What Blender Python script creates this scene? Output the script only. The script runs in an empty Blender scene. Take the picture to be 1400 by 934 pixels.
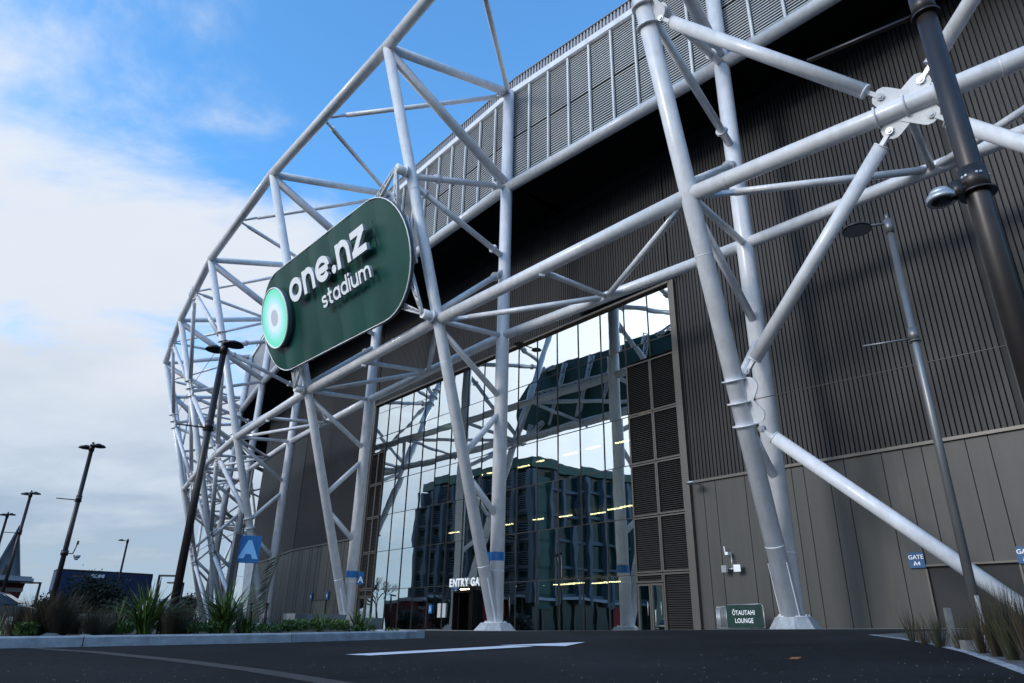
import bpy, math, random
from math import radians, sin, cos, pi, sqrt, hypot
from mathutils import Vector, Matrix
random.seed(7)
V = Vector
C = bpy.context.scene.collection
SC = bpy.context.scene

# ------------------------------------------------------------------ camera
TILT, ROLL, FPX = 0.3994, 0.0198, 935.9
def axes():
    f = V((0, cos(TILT), sin(TILT))); r = V((1, 0, 0)); u = r.cross(f)
    cr, sr = cos(ROLL), sin(ROLL)
    return (r*cr + u*sr), (u*cr - r*sr), f
_r, _u, _f = axes()
cd = bpy.data.cameras.new('camera'); cam = bpy.data.objects.new('camera', cd); C.objects.link(cam)
mm = Matrix((( _r.x, _u.x, -_f.x, 0), (_r.y, _u.y, -_f.y, 0), (_r.z, _u.z, -_f.z, 0), (0, 0, 0, 1)))
cam.matrix_world = mm
cd.sensor_width = 36; cd.lens = 36*FPX/1400; cd.clip_start = 0.05; cd.clip_end = 3000
SC.camera = cam
def ray(px, py):
    d = _f + _r*((px-700)/FPX) - _u*((py-467)/FPX)
    return d

# ------------------------------------------------------------------ light
SUN_EL, SUN_AZ = radians(21), radians(-122)          # azimuth measured from +Y towards +X
sdir = V((sin(SUN_AZ)*cos(SUN_EL), cos(SUN_AZ)*cos(SUN_EL), sin(SUN_EL)))
sl = bpy.data.lights.new('sun', 'SUN'); sl.energy = 1.35; sl.angle = radians(14); sl.color = (1, .95, .90)
so = bpy.data.objects.new('sun', sl); C.objects.link(so); so.rotation_euler = sdir.to_track_quat('Z', 'Y').to_euler()
SC.view_settings.view_transform = 'Standard'; SC.view_settings.look = 'None'
SC.view_settings.exposure = 0.12; SC.view_settings.gamma = 1.0

def sky():
    w = bpy.data.worlds.new('World'); SC.world = w; w.use_nodes = True
    nt = w.node_tree; nt.nodes.clear(); N = nt.nodes.new; L = nt.links.new
    out = N('ShaderNodeOutputWorld'); bg = N('ShaderNodeBackground'); bg.inputs['Strength'].default_value = 0.13
    st = N('ShaderNodeTexSky'); st.sky_type = 'NISHITA'; st.sun_disc = False
    st.sun_elevation = SUN_EL; st.sun_rotation = SUN_AZ; st.ozone_density = 3.0; st.dust_density = .6
    tc = N('ShaderNodeTexCoord'); sx = N('ShaderNodeSeparateXYZ'); L(tc.outputs['Generated'], sx.inputs[0])
    def mth(op, a, b=None, clamp=False):
        n = N('ShaderNodeMath'); n.operation = op; n.use_clamp = clamp
        for i, v in enumerate((a, b)):
            if v is None: continue
            if isinstance(v, (int, float)): n.inputs[i].default_value = v
            else: L(v, n.inputs[i])
        return n.outputs[0]
    z = sx.outputs[2]
    den = mth('ADD', mth('MAXIMUM', z, 0.0), 0.22)
    cx = mth('DIVIDE', sx.outputs[0], den); cy = mth('DIVIDE', sx.outputs[1], den)
    cb = N('ShaderNodeCombineXYZ'); L(cx, cb.inputs[0]); L(cy, cb.inputs[1])
    def noise(scale, detail, rough, off, dist=0):
        mp = N('ShaderNodeMapping'); L(cb.outputs[0], mp.inputs[0]); mp.inputs['Location'].default_value = off
        mp.inputs['Rotation'].default_value = (0, 0, .6); mp.inputs['Scale'].default_value = (1, 1.5, 1)
        n = N('ShaderNodeTexNoise'); n.inputs['Scale'].default_value = scale; n.inputs['Detail'].default_value = detail
        n.inputs['Roughness'].default_value = rough; n.inputs['Distortion'].default_value = dist
        L(mp.outputs[0], n.inputs['Vector']); return n.outputs[0]
    n1 = noise(1.5, 9, .6, (1.7, 4.1, 0), .3); n2 = noise(2.2, 6, .55, (7, 2, 1))
    # cover: full near the horizon, breaking up overhead
    e = mth('MULTIPLY', mth('SUBTRACT', 0.50, z), 5.0)
    m = mth('ADD', mth('MULTIPLY', mth('SUBTRACT', n1, .5), 6.5), e)
    m = mth('ADD', m, mth('MULTIPLY', sx.outputs[0], -1.4))
    m = mth('ADD', m, -.05)
    mr = N('ShaderNodeMapRange'); mr.interpolation_type = 'SMOOTHSTEP'; L(m, mr.inputs[0])
    mr.inputs[1].default_value = -.45; mr.inputs[2].default_value = 1.25; mr.inputs[3].default_value = 0.0; mr.inputs[4].default_value = .93
    # cloud colour: grey-lilac low down, bright above
    cr = N('ShaderNodeValToRGB'); el = cr.color_ramp.elements
    el[0].position = 0.02; el[0].color = (.36, .45, .60, 1)
    el[1].position = 1.0; el[1].color = (.60, .76, .96, 1)
    for p, c in ((.10, (.38, .44, .54)), (.2, (.60, .65, .72)), (.33, (.77, .79, .83)), (.52, (.78, .83, .89))):
        x = el.new(p); x.color = (*c, 1)
    h = mth('ADD', z, mth('MULTIPLY', mth('SUBTRACT', n2, .5), .30)); L(h, cr.inputs[0])
    mul = N('ShaderNodeVectorMath'); mul.operation = 'SCALE'; L(cr.outputs[0], mul.inputs[0])
    dt = N('ShaderNodeVectorMath'); dt.operation = 'DOT_PRODUCT'; L(tc.outputs['Generated'], dt.inputs[0]); dt.inputs[1].default_value = sdir
    glow = mth('POWER', mth('MAXIMUM', dt.outputs['Value'], 0.0), 5.0)      # cloud brightens round the hidden sun
    L(mth('ADD', mth('MULTIPLY', glow, 15.0), 7.4), mul.inputs['Scale'])
    sk = N('ShaderNodeMix'); sk.data_type = 'RGBA'; sk.blend_type = 'MULTIPLY'; sk.inputs[0].default_value = 1
    L(st.outputs[0], sk.inputs[6]); sk.inputs[7].default_value = (SKYM[0], SKYM[1], SKYM[2], 1)
    mix = N('ShaderNodeMix'); mix.data_type = 'RGBA'; L(mr.outputs[0], mix.inputs[0]); L(sk.outputs[2], mix.inputs[6]); L(mul.outputs[0], mix.inputs[7])
    L(mix.outputs[2], bg.inputs[0]); L(bg.outputs[0], out.inputs[0])
SKYM = (1.5, 2.5, 2.95)
sky()

# ------------------------------------------------------------------ materials
def mat(name, col, rough=.6, metal=0, noise=0, nscale=4, bump=0, bscale=40, spec=.5, col2=None, emit=None, es=0, coat=0):
    m = bpy.data.materials.new(name); m.use_nodes = True; nt = m.node_tree; b = nt.nodes['Principled BSDF']
    b.inputs['Base Color'].default_value = (*col, 1); b.inputs['Roughness'].default_value = rough
    b.inputs['Metallic'].default_value = metal; b.inputs['Specular IOR Level'].default_value = spec
    b.inputs['Coat Weight'].default_value = coat
    tc = nt.nodes.new('ShaderNodeTexCoord')
    if noise or col2:
        n = nt.nodes.new('ShaderNodeTexNoise'); n.inputs['Scale'].default_value = nscale; n.inputs['Detail'].default_value = 7; n.inputs['Roughness'].default_value = .65
        nt.links.new(tc.outputs['Object'], n.inputs['Vector'])
        r = nt.nodes.new('ShaderNodeValToRGB'); r.color_ramp.elements[0].position = .3; r.color_ramp.elements[1].position = .7
        c2 = col2 or tuple(c*(1-noise) for c in col)
        r.color_ramp.elements[0].color = (*c2, 1); r.color_ramp.elements[1].color = (*(tuple(min(1, c*(1+noise*.5)) for c in col) if not col2 else col), 1)
        nt.links.new(n.outputs[0], r.inputs[0]); nt.links.new(r.outputs[0], b.inputs['Base Color'])
    if bump:
        n = nt.nodes.new('ShaderNodeTexNoise'); n.inputs['Scale'].default_value = bscale; n.inputs['Detail'].default_value = 5
        nt.links.new(tc.outputs['Object'], n.inputs['Vector'])
        bp = nt.nodes.new('ShaderNodeBump'); bp.inputs['Strength'].default_value = bump; bp.inputs['Distance'].default_value = .02
        nt.links.new(n.outputs[0], bp.inputs['Height']); nt.links.new(bp.outputs[0], b.inputs['Normal'])
    if emit: b.inputs['Emission Color'].default_value = (*emit, 1); b.inputs['Emission Strength'].default_value = es
    return m
MT = dict(
 white=mat('white_paint', (.79, .79, .81), .34, 0, .14, 1.3, .03, 3, coat=.25),
 steel=mat('galvanised_steel', (.52, .54, .57), .42, .55, .15, 8),
 rib=mat('bronze_grey_rib', (.0175, .0175, .019), .5, .05, .18, .7, spec=.35),
 ribback=mat('dark_backing', (.018, .018, .019), .7),
 panel=mat('warm_grey_panel', (.054, .052, .047), .5, .0, .08, .5, .02, 2),
 frame=mat('bronze_frame', (.10, .092, .082), .4, .4, .1, 2),
 mull=mat('dark_mullion', (.035, .033, .030), .5, .3),
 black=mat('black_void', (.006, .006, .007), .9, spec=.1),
 louv=mat('louvre_aluminium', (.62, .63, .62), .5, .05, .08, 2),
 louvd=mat('dark_louvre', (.055, .052, .05), .5, .3),
 fascia=mat('fascia_grey', (.34, .35, .38), .5, .1, .08, 2),
 green=mat('sign_green', (.004, .058, .042), .42, 0, .28, .35, .1, .8, spec=.28),
 greenb=mat('sign_back', (.10, .13, .14), .6),
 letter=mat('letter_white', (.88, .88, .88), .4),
 lettershade=mat('letter_return_shade', (.42, .45, .50), .4),  # shade on the white letter sides, painted in as grey
 blue=mat('sign_blue', (.008, .13, .34), .45, noise=.06),
 blued=mat('sign_blue_dark', (.005, .075, .19), .5),
 lblue=mat('pale_blue_letter', (.25, .52, .80), .5),
 darkpole=mat('dark_bronze_pole', (.05, .043, .042), .38, .5, .2, 3),
 silver=mat('silver_pole', (.20, .20, .20), .38, .5, .15, 2),
 lens=mat('black_lens', (.012, .014, .018), .12),
 conc=mat('concrete', (.42, .44, .46), .8, 0, .2, 6, .3, 60),
 kerb=mat('kerb_concrete', (.40, .42, .44), .85, 0, .28, 5, .35, 50),
 bounce_paving=mat('pale_bounce_paving', (.30, .30, .29), .85, 0, .2, 3),
 seat=mat('grey_seat_concrete', (.16, .165, .17), .85, 0, .2, 5),
 soil=mat('bark_mulch', (.035, .026, .02), .95, 0, .5, 9, .8, 30),
 navy=mat('navy_cladding', (.012, .032, .10), .5, noise=.1, nscale=.3),
 red=mat('red_cladding', (.17, .022, .022), .6, noise=.15, nscale=.4),
 stone=mat('grey_gable', (.45, .46, .47), .7, noise=.12, nscale=.3),
 roofm=mat('corrugated_roof', (.45, .47, .5), .5, noise=.1),
 bark=mat('bark', (.07, .055, .045), .9, noise=.4, nscale=10, bump=.5),
 leafd=mat('dark_leaf', (.018, .032, .018), .7, noise=.4, nscale=3),
 leafm=mat('mid_leaf', (.03, .048, .02), .7, noise=.4, nscale=3),
 flax=mat('flax_leaf', (.065, .115, .018), .5, noise=.45, nscale=5),
 flaxb=mat('flax_blue_leaf', (.04, .07, .05), .5, noise=.35, nscale=5),
 tuss=mat('tussock_brown', (.046, .032, .013), .8, noise=.4, nscale=6),
 tussg=mat('tussock_olive', (.036, .036, .013), .8, noise=.4, nscale=6),
 gc=mat('ground_cover', (.06, .115, .018), .7, noise=.5, nscale=8),
 rock=mat('pale_rock', (.16, .16, .15), .85, noise=.4, nscale=9, bump=.6, bscale=15),
 carbody=mat('charcoal_car_paint', (.02, .022, .026), .2, .3, coat=.6),
 carglass=mat('car_glass', (.01, .012, .014), .05),
 chrome=mat('chrome_trim', (.6, .62, .64), .15, .9),
 tyre=mat('tyre_rubber', (.02, .02, .02), .8),
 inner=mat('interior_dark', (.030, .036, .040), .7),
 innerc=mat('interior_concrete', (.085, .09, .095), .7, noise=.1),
 lampon=mat('lit_tube', (1, .85, .6), .5, emit=(1, .66, .34), es=22),
 bgreen=mat('banner_green', (.004, .032, .025), .6, noise=.15, nscale=3),
 mintdk=mat('teal_glazing', (.006, .10, .09), .25, .1, noise=.3, nscale=.3),
 fin=mat('precast_fin', (.13, .165, .19), .6, noise=.1, nscale=.5),
 refglass=mat('tinted_window', (.010, .045, .042), .12),
 pale=mat('pale_green_roof', (.25, .42, .33), .5),
 greyp=mat('grey_sheet', (.23, .25, .27), .5, noise=.06, nscale=.2),
 redp=mat('red_panel', (.4, .02, .03), .5),
 aw=mat('weathered_white_marking', (.42, .44, .47), .8, 0, 0, 1),
)
def patchy(m, col, under, scale, thr, dens=9):
    nt = m.node_tree; b = nt.nodes['Principled BSDF']; tc = nt.nodes.new('ShaderNodeTexCoord')
    n = nt.nodes.new('ShaderNodeTexNoise'); n.inputs['Scale'].default_value = scale; n.inputs['Detail'].default_value = dens; n.inputs['Roughness'].default_value = .8
    nt.links.new(tc.outputs['Object'], n.inputs['Vector'])
    r = nt.nodes.new('ShaderNodeValToRGB'); r.color_ramp.elements[0].position = thr-.03; r.color_ramp.elements[1].position = thr+.03
    r.color_ramp.elements[0].color = (*under, 1); r.color_ramp.elements[1].color = (*col, 1)
    nt.links.new(n.outputs[0], r.inputs[0]); nt.links.new(r.outputs[0], b.inputs['Base Color'])
patchy(MT['aw'], (.34, .36, .39), (.05, .05, .055), 9, .46)
MT['oldline'] = mat('ghost_line', (.1, .09, .09), .9); patchy(MT['oldline'], (.038, .034, .033), (.016, .016, .017), 11, .5)
MT['asphalt'] = mat('asphalt', (.034, .035, .038), .9, 0, 0, 1, .5, 160, spec=.15)
def asphalt(m, base, dark, spk, th=.70, crack=False):
    nt = m.node_tree; b = nt.nodes['Principled BSDF']; tc = nt.nodes.new('ShaderNodeTexCoord')
    def nz(s, d, r=.6):
        n = nt.nodes.new('ShaderNodeTexNoise'); n.inputs['Scale'].default_value = s; n.inputs['Detail'].default_value = d; n.inputs['Roughness'].default_value = r
        nt.links.new(tc.outputs['Object'], n.inputs['Vector']); return n.outputs[0]
    a = nt.nodes.new('ShaderNodeValToRGB'); a.color_ramp.elements[0].position = .35; a.color_ramp.elements[1].position = .65
    a.color_ramp.elements[0].color = (*dark, 1); a.color_ramp.elements[1].color = (*base, 1); nt.links.new(nz(.7, 8, .7), a.inputs[0])
    s = nt.nodes.new('ShaderNodeValToRGB'); s.color_ramp.elements[0].position = th; s.color_ramp.elements[1].position = th+.05
    s.color_ramp.elements[0].color = (0, 0, 0, 1); s.color_ramp.elements[1].color = (1, 1, 1, 1); nt.links.new(nz(45, 3), s.inputs[0])
    mx = nt.nodes.new('ShaderNodeMix'); mx.data_type = 'RGBA'; nt.links.new(s.outputs[0], mx.inputs[0]); nt.links.new(a.outputs[0], mx.inputs[6]); mx.inputs[7].default_value = (*spk, 1)
    out = mx.outputs[2]
    if crack:
        dn = nt.nodes.new('ShaderNodeTexNoise'); dn.inputs['Scale'].default_value = 1.3; dn.inputs['Detail'].default_value = 5; nt.links.new(tc.outputs['Object'], dn.inputs['Vector'])
        ad = nt.nodes.new('ShaderNodeVectorMath'); ad.operation = 'MULTIPLY_ADD'; nt.links.new(dn.outputs['Color'], ad.inputs[0]); ad.inputs[1].default_value = (1.6, 1.6, 0); nt.links.new(tc.outputs['Object'], ad.inputs[2])
        vo = nt.nodes.new('ShaderNodeTexVoronoi'); vo.feature = 'DISTANCE_TO_EDGE'; vo.inputs['Scale'].default_value = .22; nt.links.new(ad.outputs[0], vo.inputs['Vector'])
        c1 = nt.nodes.new('ShaderNodeMapRange'); c1.inputs[1].default_value = 0; c1.inputs[2].default_value = .006; c1.inputs[3].default_value = .35; c1.inputs[4].default_value = 1; nt.links.new(vo.outputs[0], c1.inputs[0])
        pn_ = nt.nodes.new('ShaderNodeMapRange'); pn_.inputs[1].default_value = .42; pn_.inputs[2].default_value = .6; pn_.inputs[3].default_value = .72; pn_.inputs[4].default_value = 1.35; nt.links.new(nz(.16, 4, .5), pn_.inputs[0])
        ml = nt.nodes.new('ShaderNodeMath'); ml.operation = 'MULTIPLY'; nt.links.new(c1.outputs[0], ml.inputs[0]); nt.links.new(pn_.outputs[0], ml.inputs[1])
        sc = nt.nodes.new('ShaderNodeVectorMath'); sc.operation = 'SCALE'; nt.links.new(out, sc.inputs[0]); nt.links.new(ml.outputs[0], sc.inputs['Scale']); out = sc.outputs[0]
    nt.links.new(out, b.inputs['Base Color'])
asphalt(MT['asphalt'], (.017, .017, .019), (.010, .010, .011), (.07, .068, .063), .68, True)
MT['gravel'] = mat('gravel', (.1, .1, .1), .9, 0, 0, 1, 1.0, 60); asphalt(MT['gravel'], (.11, .113, .118), (.05, .05, .05), (.25, .25, .25), .6)
def glassmat():
    m = bpy.data.materials.new('reflective_glass'); m.use_nodes = True; nt = m.node_tree; nt.nodes.clear(); N = nt.nodes.new; L = nt.links.new
    o = N('ShaderNodeOutputMaterial'); mx = N('ShaderNodeMixShader'); g = N('ShaderNodeBsdfGlossy'); t = N('ShaderNodeBsdfTransparent')
    g.inputs['Color'].default_value = (.92, .97, .98, 1); g.inputs['Roughness'].default_value = .004; t.inputs['Color'].default_value = (.52, .62, .58, 1)
    lw = N('ShaderNodeLayerWeight'); lw.inputs['Blend'].default_value = .5
    mr = N('ShaderNodeMapRange'); L(lw.outputs['Fresnel'], mr.inputs[0]); mr.inputs[1].default_value = 0; mr.inputs[2].default_value = .6; mr.inputs[3].default_value = .36; mr.inputs[4].default_value = .66
    L(mr.outputs[0], mx.inputs[0]); L(t.outputs[0], mx.inputs[1]); L(g.outputs[0], mx.inputs[2])
    tc = N('ShaderNodeTexCoord'); n = N('ShaderNodeTexNoise'); n.inputs['Scale'].default_value = .55; n.inputs['Detail'].default_value = 1; L(tc.outputs['Object'], n.inputs['Vector'])
    b = N('ShaderNodeBump'); b.inputs['Strength'].default_value = .25; b.inputs['Distance'].default_value = .02; L(n.outputs[0], b.inputs['Height']); L(b.outputs[0], g.inputs['Normal'])
    L(mx.outputs[0], o.inputs[0]); return m
MT['glass'] = glassmat()
def discmat():
    m = mat('roundel_rings', (.5, .9, .75), .3); nt = m.node_tree; b = nt.nodes['Principled BSDF']; tc = nt.nodes.new('ShaderNodeTexCoord')
    ln = nt.nodes.new('ShaderNodeVectorMath'); ln.operation = 'LENGTH'; nt.links.new(tc.outputs['Object'], ln.inputs[0])
    dv = nt.nodes.new('ShaderNodeMath'); dv.operation = 'DIVIDE'; nt.links.new(ln.outputs['Value'], dv.inputs[0]); dv.inputs[1].default_value = 2.38
    r = nt.nodes.new('ShaderNodeValToRGB'); e = r.color_ramp.elements
    e[0].position = 0; e[0].color = (.48, .5, .56, 1); e[1].position = 1; e[1].color = (.16, .80, .52, 1)
    for p, c in ((.27, (.48, .5, .56)), (.29, (.80, .86, .95)), (.44, (.78, .86, .97)), (.52, (.55, .84, .92)), (.66, (.36, .85, .74)), (.86, (.18, .80, .54))):
        x = e.new(p); x.color = (*c, 1)
    nt.links.new(dv.outputs[0], r.inputs[0]); nt.links.new(r.outputs[0], b.inputs['Base Color']); nt.links.new(r.outputs[0], b.inputs['Emission Color']); b.inputs['Emission Strength'].default_value = .2; return m
MT['disc'] = discmat()

# ------------------------------------------------------------------ mesh helpers
class MB:
    def __init__(s): s.v = []; s.f = []; s.sm = []
    def add(s, vs, fs, smooth=False):
        o = len(s.v); s.v += [tuple(v) for v in vs]; s.f += [tuple(i+o for i in f) for f in fs]
        s.sm += ([smooth]*len(fs) if isinstance(smooth, bool) else list(smooth)); return s
    def box(s, c, sx, sy, sz, X=V((1, 0, 0)), Y=V((0, 1, 0)), Z=V((0, 0, 1))):
        c = V(c); X = V(X)*sx/2; Y = V(Y)*sy/2; Z = V(Z)*sz/2
        vs = [c + X*a + Y*b + Z*d for a in (-1, 1) for b in (-1, 1) for d in (-1, 1)]
        return s.add(vs, [(0, 1, 3, 2), (4, 6, 7, 5), (0, 4, 5, 1), (2, 3, 7, 6), (0, 2, 6, 4), (1, 5, 7, 3)])
    def tube(s, a, b, r, r2=None, n=14, caps=True):
        a = V(a); b = V(b); r2 = r if r2 is None else r2; d = (b-a).normalized()
        x = d.cross(V((0, 0, 1)) if abs(d.z) < .95 else V((1, 0, 0))).normalized(); y = d.cross(x)
        vs = []
        for p, q in ((a, r), (b, r2)):
            for i in range(n): t = 2*pi*i/n; vs.append(p + x*(q*cos(t)) + y*(q*sin(t)))
        fs = [(i, (i+1) % n, n+(i+1) % n, n+i) for i in range(n)]; sm = [True]*n
        if caps: fs += [tuple(range(n-1, -1, -1)), tuple(range(n, 2*n))]; sm += [False]*2
        return s.add(vs, fs, sm)
    def ring(s, c, d, r, w, n=16):
        d = V(d).normalized(); return s.tube(V(c)-d*w/2, V(c)+d*w/2, r, n=n)
    def prism(s, pts, off):                       # pts: loop of Vectors, off: Vector
        n = len(pts); off = V(off); vs = list(pts) + [V(p)+off for p in pts]
        return s.add(vs, [tuple(range(n)), tuple(range(2*n-1, n-1, -1))] + [(i, n+i, n+(i+1) % n, (i+1) % n) for i in range(n)])
    def path(s, pts, r, n=6):
        for a, b in zip(pts[:-1], pts[1:]): s.tube(a, b, r, n=n, caps=True)
        return s
    def quad(s, a, b, c, d): return s.add([a, b, c, d], [(0, 1, 2, 3)])
    def build(s, name, m, parent=None, loc=None):
        me = bpy.data.meshes.new(name)
        vs = s.v if loc is None else [tuple(V(v)-V(loc)) for v in s.v]
        me.from_pydata(vs, [], s.f); me.polygons.foreach_set('use_smooth', s.sm)
        ms = m if isinstance(m, (list, tuple)) else [m]
        for x in ms: me.materials.append(MT[x] if isinstance(x, str) else x)
        me.update()
        o = bpy.data.objects.new(name, me); C.objects.link(o)
        if loc is not None: o.location = loc
        if parent is not None:
            o.parent = parent
            w = V(parent.location) if parent.parent is None else V(parent.location)+V(parent.parent.location)
            o.location = (V(loc) if loc is not None else V()) - w
        return o
def thing(name, label, cat, loc=(0, 0, 0), group=None):
    o = bpy.data.objects.new(name, None); C.objects.link(o); o.location = loc; o.empty_display_size = .2
    o['label'] = label; o['category'] = cat
    if group: o['group'] = group
    return o
def tag(o, label, cat, group=None):
    o['label'] = label; o['category'] = cat
    if group: o['group'] = group
    return o
def kind(o, k): o['kind'] = k; return o
def part(mb, name, m, parent): return mb.build(name, m, parent)
def share(src, name, loc, parent, rot=None, scale=None):
    o = bpy.data.objects.new(name, src.data); C.objects.link(o); o.parent = parent; o.location = loc
    if rot: o.rotation_euler = rot
    if scale: o.scale = scale
    return o
def text_mb(txt, h, depth, origin, X, Y, spacing=1.0, width=1.0, bold=.0, align='LEFT'):
    """flat sign lettering from the built-in font; h = capital height"""
    cu = bpy.data.curves.new('t', 'FONT'); cu.body = txt; cu.size = h/.72; cu.offset = bold; cu.extrude = depth/2; cu.space_character = spacing; cu.align_x = align
    cu.resolution_u = 4
    o = bpy.data.objects.new('t', cu); C.objects.link(o); bpy.context.view_layer.update()
    me = bpy.data.meshes.new_from_object(o.evaluated_get(bpy.context.evaluated_depsgraph_get()))
    X = V(X).normalized(); Y = V(Y).normalized(); Z = X.cross(Y)
    mb = MB(); mb.add([V(origin) + X*(v.co.x*width) + Y*v.co.y + Z*(v.co.z+depth/2) for v in me.vertices], [tuple(p.vertices) for p in me.polygons])
    bpy.data.objects.remove(o); bpy.data.meshes.remove(me); bpy.data.curves.remove(cu); return mb

# ------------------------------------------------------------------ ground
def sclip(x, a): return a*math.tanh(x/a)
def G(x, y):
    r = hypot(x, y)                      # drive climbs to a crest about 25 m out, level beyond it
    if r > 18: q = (18+8*math.tanh((r-18)/8))/r; x *= q; y *= q
    return -.50 + (.034 if x > 0 else .015)*x + .018*max(y, -20)
def gpt(px, py, lift=0):
    d = ray(px, py); a = 1.0; b = a
    while b < 120:
        p = d*b
        if p.z < G(p.x, p.y)+lift: break
        a = b; b *= 1.04
    for _ in range(40):
        m = (a+b)/2; p = d*m
        if p.z < G(p.x, p.y)+lift: b = m
        else: a = m
    return d*b
def gxy(x, y, lift=0): return V((x, y, G(x, y)+lift))
def hdist(px, py, dist):
    d = ray(px, py); return d*(dist/hypot(d.x, d.y))
def atz(px, py, z):
    d = ray(px, py); return d*(z/d.z)
def ground_sheet():
    xs = sorted(set([-1500, -700, -350, -180, -110] + [i*4 for i in range(-20, 15)] + [i*.8 for i in range(-20, 30)] + [75, 110, 200, 600, 1500]))
    ys = sorted(set([-800, -200, -60, -20] + [i*3 for i in range(-4, 40)] + [i*.8 for i in range(0, 45)] + [130, 150, 180, 240, 400, 800, 1600]))
    mb = MB(); mb.add([(x, y, G(x, y)) for y in ys for x in xs], [(j*len(xs)+i, j*len(xs)+i+1, (j+1)*len(xs)+i+1, (j+1)*len(xs)+i) for j in range(len(ys)-1) for i in range(len(xs)-1)], True)
    kind(mb.build('ground', 'asphalt'), 'structure')
ground_sheet()
def gsheet(name, pts, m, lift, sub=1, kd='structure'):
    """sheet following the ground; pts = list of (left,right) xy pairs along its length"""
    mb = MB(); rows = []
    for (a, b) in pts:
        rows.append([gxy(a[0]+(b[0]-a[0])*i/sub, a[1]+(b[1]-a[1])*i/sub, lift) for i in range(sub+1)])
    vs = [p for r in rows for p in r]; n = sub+1
    mb.add(vs, [(j*n+i, j*n+i+1, (j+1)*n+i+1, (j+1)*n+i) for j in range(len(rows)-1) for i in range(sub)])
    o = mb.build(name, m); o['kind'] = kd; return o

# ------------------------------------------------------------------ stadium frame: leg positions
ZM, ZL, ZT = 18.14, 30.0, 38.41
R = {0: (23.3, 17.2), 1: (11.65, 29.8), 2: (-.62, 42.06), 3: (-12.16, 56.44), 4: (-23.36, 71.64), 5: (-33.23, 86.85), 6: (-40.94, 100.23),
     7: (-49.5, 121.5), 8: (-52.4, 139), 9: (-50, 155.6), 10: (-43.6, 169)}
F = {1: (3.56, 21.12), 2: (-9.33, 37.08), 3: (-22.34, 52.3), 4: (-34.51, 68.53), 5: (-45.4, 85.52), 6: (-55.21, 102.36),
     7: (-61.7, 120), 8: (-64.4, 139), 9: (-61.7, 158), 10: (-54, 175)}
F[0] = (R[0][0]+(20.94-R[0][0])*ZT/ZM, R[0][1]+(13.98-R[0][1])*ZT/ZM)
R[-1] = (35.5, 5.0); F[-1] = (29.0, -3.0)
def RP(k, z): return V((R[k][0], R[k][1], z))
def FP(k, z):                      # point on the inclined front leg; z is a height along the leg before its lean is applied
    t = z/ZT; m = z/ZM
    return V((R[k][0]+(F[k][0]-R[k][0])*t, R[k][1]+(F[k][1]-R[k][1])*t, z))/(1-m+m/.955)
ZR = {k: 38.9 for k in R}; ZR.update({0: 38.2, 1: 38.5, 2: 39.0, 3: 39.2, 4: 39.3, 5: 39.3})
KS = list(range(0, 11))
frame = thing('steel_exoskeleton', 'white tubular steel truss of inclined legs, ring chords and braces before the dark wall', 'truss', (R[1][0], R[1][1], 0))
def tube(name, a, b, r, par=frame, n=16, m='white'): return part(MB().tube(a, b, r, n=n), name, m, par)
def flange(par, a, b, f, r, bolts=True):
    p = V(a).lerp(V(b), f); d = (V(b)-V(a)).normalized(); mb = MB(); mb.ring(p-d*.05, d, r*1.55, .05).ring(p+d*.05, d, r*1.55, .05)
    part(mb, 'flange', 'white', par)
    if bolts:
        x = d.cross(V((0, 0, 1))).normalized(); y = d.cross(x); mb = MB()
        for i in range(10):
            q = p + (x*cos(i*pi/5)+y*sin(i*pi/5))*r*1.3; mb.tube(q-d*.11, q+d*.11, r*.09, n=6)
        kind(part(mb, 'bolt_circle', 'steel', par), 'stuff')
def seam(par, p, d, r):          # weld band
    part(MB().ring(p, d, r*1.012, .05, 20), 'weld_band', 'white', par)
FLR = {0: .40, 1: .385}; 
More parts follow.
